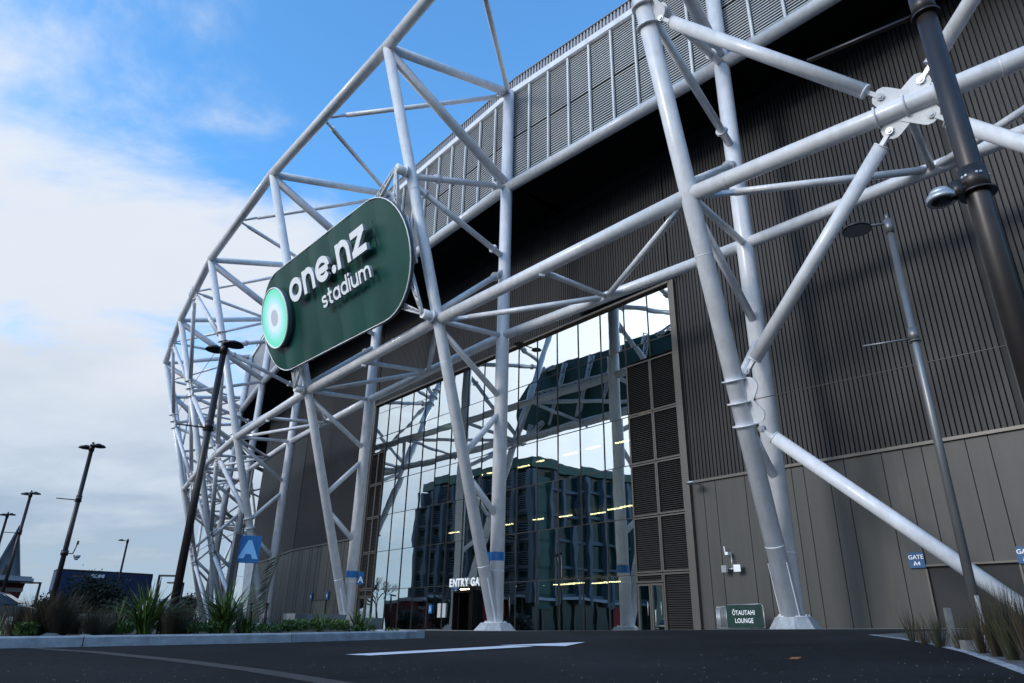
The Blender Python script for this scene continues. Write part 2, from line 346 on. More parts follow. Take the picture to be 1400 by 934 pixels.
for k in KS:
    far = k > 6; n = 10 if far else 24
    rf = FLR.get(k, .35); rr = .43
    zb = G(*R[k])+.35
    fl = tube('front_leg', FP(k, zb-.2), FP(k, ZT), rf, n=n); rl = tube('rear_leg', RP(k, zb-.25), RP(k, ZR[k]), rr, n=n)
    d = (FP(k, ZT)-FP(k, 0)).normalized()
    if k <= 5:
        for z in (3.4, 15.4, 27.2): seam(fl, FP(k, z), d, rf)
        for z in (3.2, 14.8): seam(rl, RP(k, z), V((0, 0, 1)), rr)
        # fin plates stiffening the foot
        o = V((FP(k, 5)-FP(k, 0)).xyz); nrm = V((-(R[k][1]-R[min(k+1, 10)][1]), 0, 0))
        t = (V((*R[k+1], 0))-V((*R[k], 0))).normalized(); out = V((-t.y, t.x, 0)); out = out if out.dot(V((*R[k], 0))) < 0 else -out
        for s in (-1, 1):
            part(MB().box(FP(k, 1.6)-t*s*(rf+.0)+out*.12, .03, .1, 2.4, t, out, d), 'fin_plate', 'white', fl)
    # V-plane web members
    w = .2 if k > 1 else .21
    tube('strut', FP(k, 28.2), RP(k, ZL+.1), .21, n=n)
    a, b = FP(k, 27.6), RP(k, 24.1); m_ = tube('web_diagonal', a, b, .2, n=n)
    if k <= 5: flange(m_, a, b, .12, .2); flange(m_, a, b, .86, .2)
    a, b = RP(k, 23.1), FP(k, ZM+.5); m_ = tube('web_diagonal', a, b, .2, n=n)
    if k <= 5: flange(m_, a, b, .16, .2)
    m_ = tube('strut', FP(k, ZM), RP(k, ZM), .17, n=n)
    tube('web_diagonal', FP(k, ZM-.5), RP(k, 13.7), .19, n=n)
    tube('web_diagonal', RP(k, 12.9), FP(k, 9.7), .19, n=n)
    tube('web_diagonal', FP(k, 8.6), RP(k, 6.2), .19, n=n)
    tube('outrigger', FP(k, ZT-.1), RP(k, ZR[k]), .31, n=n)
    m_ = tube('main_diagonal', FP(k, ZT-.5), RP(k, ZL+.3), .35, n=n)
    s_ = FP(k, 28.2).lerp(RP(k, ZL+.1), .2)
    if k <= 4:
        st = tube('strut_sleeve', FP(k, 28.2).lerp(RP(k, ZL+.1), .22), FP(k, 28.2).lerp(RP(k, ZL+.1), .26), .30, n=16)
        st = tube('strut_sleeve', FP(k, 28.2).lerp(RP(k, ZL+.1), .84), FP(k, 28.2).lerp(RP(k, ZL+.1), .87), .30, n=16)
for k in KS[:-1]+[-1]:
    j = k+1; n = 10 if k > 6 else 24
    c = tube('top_chord', FP(k, ZT), FP(j, ZT), .38, n=n)
    for e in (.06, .94): seam(c, FP(k, ZT).lerp(FP(j, ZT), e), FP(j, ZT)-FP(k, ZT), .38)
    c = tube('front_ring_chord', FP(k, ZM), FP(j, ZM), .345, n=n)
    for e in (.1, .33, .9): seam(c, FP(k, ZM).lerp(FP(j, ZM), e), FP(j, ZM)-FP(k, ZM), .345)
    tube('rear_ring_chord', RP(k, ZM), RP(j, ZM), .31, n=n)
    c = tube('eave_tube', RP(k, ZL), RP(j, ZL), .40, n=n)
    for e in (.05, .3, .62, .95): seam(c, RP(k, ZL).lerp(RP(j, ZL), e), RP(j, ZL)-RP(k, ZL), .40)
    if k == -1: continue
    T = FP(k, ZT).lerp(FP(j, ZT), .5); M = FP(k, ZM).lerp(FP(j, ZM), .5); Q = RP(k, ZM).lerp(RP(j, ZM), .5)
    for kk in (k, j):
        e = RP(kk, ZR[kk]-.25); dd = (e-T).normalized(); m_ = tube('top_bracing', T+dd*1.7, e-dd*1.1, .185, n=n)
        part(MB().tube(T+dd*.3, T+dd*1.7, .11, n=8), 'tie_end', 'steel', m_); part(MB().tube(e-dd*1.1, e-dd*.3, .11, n=8), 'tie_end', 'steel', m_)
        e = FP(kk, ZM-.1); dd = (e-Q).normalized(); L_ = (e-Q).length; m_ = tube('ring_bracing', Q, e-dd*1.9, .165, n=n)
        part(MB().box(e-dd*1.3, 1.3, .2, .2, dd, dd.cross(V((0, 0, 1))).normalized(), dd.cross(dd.cross(V((0, 0, 1)))).normalized()), 'tie_end', 'steel', m_)
    tube('ring_bracing', Q, M-V((0, 0, .15)), .15, n=n)
    if 1 <= k <= 5: part(MB().box(M-V((0, 0, .38)), .32, .2, .2), 'bracket', 'steel', frame)
# pinned diamond bracing in alternate bays
def brace(a, b, r=.27, nodeA=True, nodeB=True, n=20):
    a = V(a); b = V(b); d = (b-a).normalized(); ga = 1.5 if nodeA else 0; gb = 1.5 if nodeB else 0
    m_ = tube('brace', a+d*ga, b-d*gb, r, n=n)
    side = d.cross(V((.746, .618, .25))).normalized(); nn = d.cross(side).normalized()
    for on, p, s in ((nodeA, a+d*ga, -1), (nodeB, b-d*gb, 1)):
        if not on: continue
        q = p+d*s*.35
        part(MB().box(q+nn*.07, .74, .15, .04, d, side, nn).box(q-nn*.07, .74, .15, .04, d, side, nn), 'fork_plate', 'white', m_)
        part(MB().tube(q+d*s*.22-nn*.12, q+d*s*.22+nn*.12, .13, n=16).tube(q+d*s*.22-nn*.16, q+d*s*.22+nn*.16, .07, n=8), 'pin', 'steel', m_)
        part(MB().tube(p-d*s*.02, p+d*s*.03, r*1.03, n=n), 'end_cap', 'white', m_)
    return m_
def gusset(p, dirs, axis, r, host=frame):
    """lug plates welded round a node, one per brace direction"""
    axis = V(axis).normalized(); nn = V((.746, .618, .25))
    nn = (nn-axis*nn.dot(axis)).normalized()
    for d in dirs:
        d = V(d).normalized(); s = d.cross(nn).normalized()
        c0 = V(p); w = .42
        pts = [c0+d*.15-s*w*1.2, c0+d*.15+s*w*1.2]+[c0+d*.9+d*(.28*cos(a_))+s*(.36*sin(a_)) for a_ in [radians(x_) for x_ in (90, 60, 30, 0, -30, -60, -90)]]
        part(MB().prism([q-nn*.035 for q in pts], nn*.07), 'gusset_plate', 'white', host)
    for e in (-1, 0, 1):
        part(MB().ring(V(p)+axis*e*.95, axis, r*1.22, .06, 24), 'stiffener_ring', 'white', host)
for k in (0, 4, 5, 7, 8):
    j = k+1; T = FP(k, ZT).lerp(FP(j, ZT), .5); M = FP(k, ZM).lerp(FP(j, ZM), .5)
    A = RP(k, G(*R[k])).lerp(RP(j, G(*R[j])), .5); hi = 27.3 if k == 0 else 28.6; lo = 9.1
    r = .27 if k == 0 else .24
    for kk in (k, j):
        zl_ = lo if k == 0 else 9.0
        brace(T, FP(kk, hi), r, n=20 if k == 0 else 12); brace(FP(kk, hi-.3), M, r, n=20 if k == 0 else 12)
        brace(M, FP(kk, zl_+.55), r, n=20 if k == 0 else 12); brace(FP(kk, zl_-.55), A, r, nodeB=False, n=20 if k == 0 else 12)
        ld = FP(kk, 30)-FP(kk, 0)
        gusset(FP(kk, hi), [M-FP(kk, hi), T-FP(kk, hi)], ld, .43); gusset(FP(kk, zl_), [M-FP(kk, zl_), A-FP(kk, zl_)], ld, .43)
    gusset(M, [FP(k, hi)-M, FP(j, hi)-M, FP(k, lo)-M, FP(j, lo)-M], FP(j, ZM)-FP(k, ZM), .345)
    gusset(T, [FP(k, hi)-T, FP(j, hi)-T], FP(j, ZM)-FP(k, ZM), .38)
    tube('tie_rod', FP(k, lo), FP(j, lo), .018 if k == 0 else .03, n=8, m='frame')
    if k: tube('tie_rod', FP(k, hi), FP(j, hi), .035, n=8, m='steel')
# concrete plinths
for k, lab in ((0, 'white painted concrete plinth under the legs beyond the right edge'), (1, 'white concrete plinth under the nearest inclined legs beside the lounge barrier'), (2, 'white concrete plinth under the legs in front of the entry gate glass'),
               (3, 'concrete plinth under the third pair of legs behind the flax'), (4, 'concrete plinth under the fourth pair of legs behind the planter'),
               (5, 'concrete plinth under the fifth pair of legs behind the planting'), (6, 'concrete plinth under the sixth pair of legs at the far left')):
    c = V((*R[k], 0)); g = G(*R[k]); zt_ = (.46 if k == 1 else .42)+g
    t = (V((*R[k+1], 0))-c).normalized(); o_ = V((-t.y, t.x, 0))
    mb = MB(); vs = []
    for z, s in ((g-.5, 1.32*(.8 if k == 1 else 1)), (g+.02, 1.25*(.8 if k == 1 else 1)), (zt_, .86*(.84 if k == 1 else 1))):
        for i in range(8):
            a = i*pi/4+pi/8; vs.append(c+t*cos(a)*s+o_*sin(a)*s+V((0, 0, z)))
    fs = [(i, (i+1) % 8, 8+(i+1) % 8, 8+i) for i in range(8)]+[(8+i, 8+(i+1) % 8, 16+(i+1) % 8, 16+i) for i in range(8)]+[tuple(range(16, 24))]
    mb.add(vs, fs); o = mb.build('concrete_plinth', 'conc', loc=(c.x, c.y, g)); tag(o, lab, 'plinth', 'plinths under the inclined legs')
    if k in (1, 2, 3):
        bpz = MB().tube((c.x, c.y, zt_), (c.x, c.y, zt_+.04), .66, n=28)
        for q_ in range(12): bpz.tube((c.x+.58*cos(q_*pi/6), c.y+.58*sin(q_*pi/6), zt_+.04), (c.x+.58*cos(q_*pi/6), c.y+.58*sin(q_*pi/6), zt_+.1), .03, n=6)
        part(bpz, 'base_plate', 'white', frame)

# ------------------------------------------------------------------ stadium building
K = 1.045
W = [(47.0, -5.85), (20.27, 26.02), (9.93, 38.35), (-13.33, 65.73), (-23.93, 79.4), (-30.7, 91.9), (-37.0, 102.5), (-43.5, 121), (-46.5, 139), (-44, 155), (-37, 167)]
SEAM = 7.73; WT = 29.7
bld = thing('stadium_building', 'dark ribbed stadium building with grey lower panels and pale louvre band under the roof', 'stadium', (10, 38, 0))
def wdir(i):
    a = V((*W[i], 0)); b = V((*W[i+1], 0)); t = (b-a).normalized(); n = V((-t.y, t.x, 0))
    return a, t, n, (b-a).length
rib_src = {}
nrib = 0
RIBH = WT-SEAM-.1
def rib(p, t, n, z0, z1):
    global nrib
    key = round(z1-z0, 2)
    if key not in rib_src:
        mb = MB(); mb.box((0, 0, (z1-z0)/2), .165, .12, z1-z0); o = mb.build('cladding_rib', 'rib', bld); rib_src[key] = o
        o.location = V((p.x, p.y, z0))-V(bld.location); o.rotation_euler = (0, 0, math.atan2(t.y, t.x)); nrib += 1; return
    share(rib_src[key], 'cladding_rib', V((p.x, p.y, z0))-V(bld.location), bld, (0, 0, math.atan2(t.y, t.x))); nrib += 1
rnd = random.Random(3)
_L1 = hypot(W[1][0]-W[2][0], W[1][1]-W[2][1]); _L0 = hypot(W[0][0]-W[1][0], W[0][1]-W[1][1])
GATE_S = [{1: [_L1-x], 0: [_L0-(x-_L1)] if x > _L1 else []} for x in (10.98*K, 14.14*K)]
for i in range(len(W)-1):
    a, t, n, L_ = wdir(i)
    glass_seg = (i == 2)
    zlo = 20.43 if glass_seg else SEAM
    part(MB().box(a+t*L_/2-n*.30+V((0, 0, (zlo+ZL+1)/2)), L_, .3, ZL+1-zlo, t, n), 'ribbed_wall_backing', 'ribback', bld)
    zr = WT
    if i <= 5:
        s = .2
        ex = MB()
        while s < L_:
            p = a+t*s-n*.07; s += .225
            if nrib < 296 and not (i == 0 and p.x > 22.8) and not (i == 3 and nrib > 290): rib(p, t, n, zlo+.12, zr)
            else: ex.box(p+V((0, 0, (zlo+.12+zr)/2)), .165, .12, zr-zlo-.12, t, n)
        if ex.v: kind(part(ex, 'more_cladding_ribs', 'rib', bld), 'stuff')
    else:
        mb = MB(); s = .2
        while s < L_: mb.box(a+t*s-n*.07+V((0, 0, (zlo+zr)/2)), .25, .14, zr-zlo, t, n); s += .4
        kind(part(mb, 'far_cladding_ribs', 'rib', bld), 'stuff')
    # coping line between the claddings
    if not glass_seg:
        part(MB().box(a+t*L_/2+n*.02+V((0, 0, SEAM+.04)), L_, .2, .14, t, n), 'drip_flashing', 'frame', bld)
        part(MB().box(a+t*L_/2-n*.25+V((0, 0, (SEAM-1)/2)), L_, .3, SEAM+1, t, n), 'lower_wall_backing', 'ribback', bld)
        # lower panels, irregular widths
        s = 0; q = 0
        gate0, gate1 = None, None
        if i == 1: pass
        while s < L_-.05:
            w = [1.75, .75, 1.3, .62, 1.9, .8][q % 6]*rnd.uniform(.85, 1.15); q += 1
            w = min(w, L_-s)
            for e_ in (GATE_S):
                if i in (0, 1):
                    for q_ in e_[i]:
                        if s < q_-.01 < s+w: w = q_-s
            if L_-s-w < .3: w = L_-s
            cpt = a+t*(s+w/2)
            zb = -.8
            for ga, gb in GATES if False else []: pass
            far_ = (cpt.length > 95)
            if not (i == 0 and cpt.x > 30):
                segs = [(zb, SEAM-.03)]
                if i in (0, 1):
                    al = (V((*W[2], 0))-cpt).length
                    if 11.3 < al < 14.9: segs = [(2.74, SEAM-.03)]
                for z0, z1 in segs:
                    part(MB().box(cpt-n*.06+V((0, 0, (z0+z1)/2)), w-(.035 if i < 3 else .09), .1, z1-z0, t, n), 'cladding_panel', 'panel', bld)
            s += w
# soffit, upper void, roof
for i in range(len(W)-1):
    a, t, n, L_ = wdir(i)
# roof and soffit follow the rear legs
ks = [-1]+KS
for k, j in zip(ks[:-1], ks[1:]):
    a = RP(k, 0); b = RP(j, 0); t = (b-a).normalized(); n = V((-t.y, t.x, 0))
    inn = -n
    def q4(z, o0, o1): return [V((a.x, a.y, z))+inn*o0, V((b.x, b.y, z))+inn*o0, V((b.x, b.y, z))+inn*o1, V((a.x, a.y, z))+inn*o1]
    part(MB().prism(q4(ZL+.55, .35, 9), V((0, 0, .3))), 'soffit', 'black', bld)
    part(MB().prism([V((a.x, a.y, 0))+inn*.5+V((0, 0, ZR[k]+.1)), V((b.x, b.y, 0))+inn*.5+V((0, 0, ZR[j]+.1)), V((b.x, b.y, 0))+inn*26+V((0, 0, ZR[j]-1.5)), V((a.x, a.y, 0))+inn*26+V((0, 0, ZR[k]-1.5))], V((0, 0, .4))), 'roof', 'greyp', bld)  # unseen roof slab, added behind the fascia to block light
    # cornice beam and corrugated fascia
    A_ = V((a.x, a.y, ZR[k]-.05))+inn*.15; B_ = V((b.x, b.y, ZR[j]-.05))+inn*.15; dd = (B_-A_).normalized()
    up = V((0, 0, 1)); 
    part(MB().prism([A_, B_, B_+inn*.5, A_+inn*.5], up*.5), 'cornice_beam', 'white', bld)
    if k <= 5:
        part(MB().prism([A_+up*.5+inn*.55, B_+up*.5+inn*.55, B_+up*.5+inn*.7, A_+up*.5+inn*.7], up*1.35), 'fascia_sheet', 'fascia', bld)
        mb = MB(); L_ = (B_-A_).length; m_ = int(L_/.3)
        for q in range(m_): mb.box(A_.lerp(B_, (q+.5)/m_)+inn*.48+up*(.5+.675), .12, .12, 1.35, t, n)
        kind(part(mb, 'fascia_corrugations', 'fascia', bld), 'stuff')
        part(MB().prism([A_+up*1.85+inn*.36, B_+up*1.85+inn*.36, B_+up*1.85+inn*.8, A_+up*1.85+inn*.8], up*.07), 'fascia_capping', 'greyp', bld)
    # louvre band
    if k <= 3:
        zb = ZL+.38; 
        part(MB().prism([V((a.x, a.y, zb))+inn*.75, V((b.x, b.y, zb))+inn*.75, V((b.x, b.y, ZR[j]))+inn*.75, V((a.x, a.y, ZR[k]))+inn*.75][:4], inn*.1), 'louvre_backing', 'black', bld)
        L_ = (b-a).length; npan = 9
        part(MB().prism([V((a.x, a.y, zb-.12))+inn*.2, V((b.x, b.y, zb-.12))+inn*.2, V((b.x, b.y, zb-.12))+inn*.55, V((a.x, a.y, zb-.12))+inn*.55], up*.4), 'louvre_sill', 'greyp', bld)
        for q in range(npan):
            x0 = L_*q/npan; x1 = L_*(q+1)/npan; ztp = (ZR[k]+(ZR[j]-ZR[k])*(q+.5)/npan)-.1; z0 = zb+.25; zmid = (z0+ztp)/2
            c0 = a+t*((x0+x1)/2)+inn*.45
            if q: part(MB().box(a+t*x0+inn*.30+up*((z0+ztp)/2), .14, .16, ztp-z0, t, n), 'louvre_mullion', 'louv', bld)
            for (u0, u1) in ((z0, zmid-.05), (zmid+.05, ztp)):
                mb = MB(); m_ = 19; h = (u1-u0)/m_
                for s in range(m_):
                    z = u0+h*(s+.5); mb.box(c0+up*z, x1-x0-.16, .125, .02, t, (up*.94-n*.34).normalized(), (n*.94+up*.34).normalized())
                part(mb, 'louvre_panel', 'louv', bld)
            part(MB().box(c0+n*.05+up*zmid, x1-x0-.15, .06, .05, t, n), 'louvre_transom', 'ribback', bld)
    else:
        if k < 6:
            m_ = 4; L_ = (b-a).length
            for q in range(m_):
                s0, s1 = q/m_, (q+1)/m_
                pa = a.lerp(b, s0)+t*.03; pb = a.lerp(b, s1)-t*.03
                for z0, z1 in ((ZL+.4, ZL+4.3), (ZL+4.36, ZR[k]-.1)):
                    part(MB().prism([pa+inn*.4+up*z0, pb+inn*.4+up*z0, pb+inn*.4+up*z1, pa+inn*.4+up*z1], inn*.1), 'grey_sheet_panel', 'greyp', bld)
# ---- glass entry hall
A0, T0, N0, LG = wdir(2)
def gp(al, z, off=0): return A0+T0*al+N0*off+V((0, 0, z))
hall = thing('glass_entry_hall', 'tall mirrored curtain wall of the entry hall between the ribbed walls, reflecting sky and truss', 'glass facade', (A0.x, A0.y, 0))
MX = [0.05] + [.15+1.83*1]+[]
al = [0.08, 1.85]+[3.72+2.02*i for i in range(14)]+[32.0, 34.3]
al = [K*x for x in al]
TR = [-.75, 2.92, 5.98, 9.0, 11.92, 15.1, 16.3, 19.45]
rows = [(-.75*K, 2.92*K), (2.92*K, 5.98*K), (5.98*K, 9.0*K), (9.0*K, 11.92*K), (11.92*K, 16.27*K), (16.27*K, 19.42*K)]
jr = random.Random(11)
def pane(x0, x1, z0, z1):
    c = gp((x0+x1)/2, (z0+z1)/2, 0); tx = jr.gauss(0, .003); tz = jr.gauss(0, .003)
    t = (T0+N0*tx).normalized(); u = (V((0, 0, 1))+N0*tz).normalized(); nn = t.cross(u).normalized()
    part(MB().box(c, x1-x0-.05, .012, z1-z0-.05, t, nn, u), 'glass_pane', 'glass', hall)
for i in range(len(al)-1):
    x0, x1 = al[i], al[i+1]
    for z0, z1 in rows:
        if i in (0, 1):
            if z1 <= 15*K: continue
            z0 = max(z0, 15.25*K)
        if i == len(al)-2:
            if z1 <= 14*K: continue
            z0 = max(z0, 14.9*K)
        if z0 < 0 and i == 9: continue
        pane(x0, x1, z0, z1)
for i, x in enumerate(al):
    z0 = 15.2*K if i == 1 else -.7
    part(MB().box(gp(x, (z0+19.5*K)/2, .03), .032, .07, 19.5*K-z0, T0, N0), 'mullion', 'mull', hall)
for z in (2.92, 5.98, 9.0, 11.92, 16.27):
    x0 = 3.72*K if z < 15 else .05; x1 = 32.0*K if z < 15 else 34.3*K; z = z*K
    part(MB().box(gp((x0+x1)/2, z, .0), x1-x0, .06, .045, T0, N0), 'transom', 'mull', hall)
part(MB().box(gp(LG/2, 19.55*K, .1), LG, .35, .14, T0, N0), 'head_flashing', 'frame', hall)
# pilaster frames at both ends
part(MB().box(gp(-.12, 9.9, .05), .42, .34, 21.2, T0, N0), 'jamb_cladding', 'frame', hall)
part(MB().box(gp(LG+.05, 9.9, .05), .3, .3, 21.2, T0, N0), 'jamb_cladding', 'frame', hall)
# thin canopy over the glass top right
part(MB().box(gp(3.6, 21.0, .45), 8.6, .7, .1, T0, N0), 'canopy', 'frame', hall)
def louvre_cell(x0, x1, z0, z1, sl='louvd'):
    x0 *= K; x1 *= K; z0 *= K; z1 *= K
    part(MB().box(gp((x0+x1)/2, (z0+z1)/2, -.16), x1-x0, .04, z1-z0, T0, N0), 'louvre_backing', 'black', hall)
    fr = MB(); w = .09
    fr.box(gp(x0+w/2, (z0+z1)/2, .02), w, .16, z1-z0, T0, N0).box(gp(x1-w/2, (z0+z1)/2, .02), w, .16, z1-z0, T0, N0)
    fr.box(gp((x0+x1)/2, z0+w/2, .018), x1-x0-2*w, .16, w, T0, N0).box(gp((x0+x1)/2, z1-w/2, .018), x1-x0-2*w, .16, w, T0, N0)
    part(fr, 'louvre_frame', 'frame', hall)
    mb = MB(); m_ = int((z1-z0-.2)/.115)
    for s in range(m_):
        z = z0+.1+(z1-z0-.2)*(s+.5)/m_; mb.box(gp((x0+x1)/2, z, -.03), x1-x0-.2, .11, .02, T0, (N0*.8-V((0, 0, .6))).normalized(), (V((0, 0, .8))+N0*.6).normalized())
    part(mb, 'louvre_blades', sl, hall)
for x0, x1 in ((.12, 1.86), (1.88, 3.68)):
    for z0, z1 in ((3.0, 5.95), (6.0, 8.92), (8.97, 11.85), (11.9, 15.1)): louvre_cell(x0, x1, z0, z1)
louvre_cell(.12, 1.86, -.6, 2.95); louvre_cell(1.88, 3.68, 2.5, 2.95)
for x0, x1 in ((32.05, 33.1), (33.12, 34.25)):
    for z0, z1 in ((3.0, 5.95), (6.0, 8.92), (8.97, 11.85), (11.9, 14.8)): louvre_cell(x0, x1, z0, z1)
louvre_cell(32.05, 33.1, 2.4, 2.95); louvre_cell(33.12, 34.25, 2.4, 2.95)
def door(x0, x1, z1, name='glass_door'):
    z0 = -.5; fr = MB(); w = .1; x0 *= K; x1 *= K; z1 *= K
    fr.box(gp(x0+w/2, (z0+z1)/2, .02), w, .12, z1-z0, T0, N0).box(gp(x1-w/2, (z0+z1)/2, .02), w, .12, z1-z0, T0, N0).box(gp((x0+x1)/2, z1-w/2, .018), x1-x0-2*w, .12, w, T0, N0)
    o = part(fr, name, 'frame', hall)
    part(MB().box(gp((x0+x1)/2, (z0+z1)/2, 0), x1-x0-.2, .02, z1-z0-.2, T0, N0), 'pane', 'glass', o)
    part(MB().tube(gp(x0+.2, .9, .12), gp(x0+.2, 1.6, .12), .02, n=8), 'handle', 'steel', o)
door(1.9, 2.75, 2.45); door(2.78, 3.66, 2.45); door(32.1, 33.1, 2.35); door(33.15, 34.2, 2.35)
# entry portal
px0, px1 = al[9], al[10]
part(MB().box(gp((px0+px1)/2, 2.55, .2), px1-px0+.3, .6, .14, T0, N0).box(gp(px0-.08, .9, .2), .1, .6, 3.2, T0, N0).box(gp(px1+.08, .9, .2), .1, .6, 3.2, T0, N0), 'entry_portal', 'black', hall)
# interior: floors, back wall, columns
inn = -N0
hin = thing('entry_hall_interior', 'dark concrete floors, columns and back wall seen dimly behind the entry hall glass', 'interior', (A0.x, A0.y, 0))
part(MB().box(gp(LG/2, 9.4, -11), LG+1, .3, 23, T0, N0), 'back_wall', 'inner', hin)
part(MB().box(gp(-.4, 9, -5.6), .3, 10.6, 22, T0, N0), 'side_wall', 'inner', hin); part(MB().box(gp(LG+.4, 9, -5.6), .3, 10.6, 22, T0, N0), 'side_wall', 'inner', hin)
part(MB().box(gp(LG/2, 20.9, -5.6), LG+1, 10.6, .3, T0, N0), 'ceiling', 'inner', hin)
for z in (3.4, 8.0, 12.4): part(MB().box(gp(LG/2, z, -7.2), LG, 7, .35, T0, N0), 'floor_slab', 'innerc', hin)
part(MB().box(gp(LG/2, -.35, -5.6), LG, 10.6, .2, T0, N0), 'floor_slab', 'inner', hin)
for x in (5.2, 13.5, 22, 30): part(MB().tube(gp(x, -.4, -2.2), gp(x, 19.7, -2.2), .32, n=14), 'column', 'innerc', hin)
for i, (x, z, o) in enumerate([(12, 12.0, -5), (9.5, 12.0, -4.6), (7, 12, -5), (15, 12, -5), (17.5, 12, -5.5), (21, 12, -5), (12.6, 7.6, -5), (10, 7.6, -6), (8, 7.6, -5), (6.5, 7.6, -4.6), (15, 7.6, -4.5), (23, 12, -5), (26, 7.6, -5),
                               (12.5, 3.0, -5), (9.8, 3.0, -5.5), (8.3, 3.0, -4.8), (14, 3, -4.8), (11.2, 3., -4.3), (5, 12, -4.5), (19, 7.6, -5), (24, 3, -5)]):
    part(MB().box(gp(x, z, o*.6), 1.3, .16, .06, T0, N0), 'ceiling_light', 'lampon', hin)
# ---- roller gate with frame
gt = thing('roller_gate', 'black closed roller gate set in the grey lower wall beside the GATE A4 sign', 'gate', (17, 28, .2))
a1, t1, n1, _ = wdir(1); 
def wp(alr, z, off=0):   # along the right-hand wall from the glass corner
    p = V((*W[2], 0)); a, t, n, L_ = wdir(1); alr *= K; z *= K
    if alr <= L_: return p-t*alr+n*off+V((0, 0, z))
    a, t2, n2, _l = wdir(0); return V((*W[1], 0))-t2*(alr-L_)+n2*off+V((0, 0, z))
part(MB().box(wp(12.56, 1.05, -.18), 3.34, .06, 3.0, t1, n1), 'curtain', 'black', gt)
mb = MB(); 
for q in range(16): mb.box(wp(12.56, -.3+q*.18, -.14), 3.2, .03, .12, t1, n1)
kind(part(mb, 'curtain_slats', 'ribback', gt), 'stuff')
part(MB().box(wp(12.56, 2.66, .02), 3.36, .1, .08, t1, n1), 'lintel', 'frame', gt)
for s in (10.98, 14.14): part(MB().box(wp(s, 1.0, .0), .07, .12, 3.2, t1, n1), 'jamb', 'frame', gt)

# ------------------------------------------------------------------ the big sign
S_n = V((-.73237, -.60639, -.3097)); S_t = V((-.63775, .77024, 0)); S_u = V((-.23855, -.19751, .95083))
S_0 = FP(2, ZM)
def sp(t, u, off): return S_0+S_t*t+S_u*u+S_n*off
cA, cB = (17.3, 5.68), (3.22, 5.06); CR = 4.0
ax = V((cB[0]-cA[0], cB[1]-cA[1])).normalized()   # reading direction in (t,u)
sg = thing('stadium_sign', 'huge dark green capsule sign with white lettering hung high on the truss', 'sign', sp(10.3, 5.4, 0))
def capsule(r, off, n=20):
    pts = []
    an = math.atan2(ax.y, ax.x)
    for i in range(n+1): t = an-pi/2+pi*i/n; pts.append(sp(cB[0]+r*cos(t), cB[1]+r*sin(t), off))
    for i in range(n+1): t = an+pi/2+pi*i/n; pts.append(sp(cA[0]+r*cos(t), cA[1]+r*sin(t), off))
    return pts
part(MB().prism(capsule(CR-.05, 1.25), S_n*.17), 'sign_box', 'green', sg)
# green skin: sheets of slightly different lie
def sheet_face():
    n = 7; L_ = hypot(cB[0]-cA[0], cB[1]-cA[1])+2*CR-.1; an = V((ax.x, ax.y)); nv = V((-ax.y, ax.x))
    if nv.y < 0: nv = -nv
    rng = random.Random(5)
    for q in range(n):
        x0 = -CR+.05+(L_)*q/n; x1 = -CR+.05+L_*(q+1)/n
        def hh(x):
            m = L_-2*(CR-.05)
            if x < 0: e = x
            elif x > m: e = x-m
            else: e = 0
            return sqrt(max(0.0, (CR-.07)**2-e*e))
        cols = 7; vs = []; fs = []; ny = 8
        ph = rng.uniform(0, 6)
        for i in range(cols+1):
            x = x0+.002+(x1-x0-.004)*i/cols; h = hh(x)
            for j in range(ny+1):
                y = -h+2*h*j/ny; u = i/cols
                off = 1.46+.13*sin(pi*u)**1.5*(.7+.3*sin(y*.6+ph))
                p = V((cA[0], cA[1]))+an*x+nv*y; vs.append(sp(p.x, p.y, off))
        for i in range(cols):
            for j in range(ny): fs.append((i*(ny+1)+j, (i+1)*(ny+1)+j, (i+1)*(ny+1)+j+1, i*(ny+1)+j+1))
        part(MB().add(vs, fs, True), 'sign_sheet', 'green', sg)
sheet_face()
def rim(pts, r, m, name):
    mb = MB(); 
    for a, b in zip(pts, pts[1:]+pts[:1]): mb.tube(a, b, r, n=8, caps=False)
    return part(mb, name, m, sg)
rim(capsule(CR, 1.5), .042, 'letter', 'sign_rim'); rim(capsule(CR-.02, 1.29), .06, 'greenb', 'sign_back_rim')
mb = MB(); q = capsule(CR-.03, 1.29); q2 = capsule(CR-.03, 1.48)
mb.add(q+q2, [(i, (i+1) % len(q), len(q)+(i+1) % len(q), len(q)+i) for i in range(len(q))]); part(mb, 'sign_return', 'greenb', sg)
# roundel
dc = sp(17.85, 5.99, 1.75); 
mb = MB(); nn_ = 48
mb.add([S_t*2.34*cos(2*pi*i/nn_)+S_u*2.34*sin(2*pi*i/nn_) for i in range(nn_)]+[V((0, 0, 0))], [(i, (i+1) % nn_, nn_) for i in range(nn_)])
dsk = mb.build('roundel', 'disc', sg); dsk.location = dc+S_n*.26-V(sg.location)
part(MB().tube(dc-S_n*.35, dc+S_n*.25, 2.36, n=48), 'roundel_box', 'greenb', sg)
pts = [dc+S_n*.26+S_t*2.37*cos(2*pi*i/nn_)+S_u*2.37*sin(2*pi*i/nn_) for i in range(nn_)]
rim(pts, .07, 'letter', 'roundel_rim')
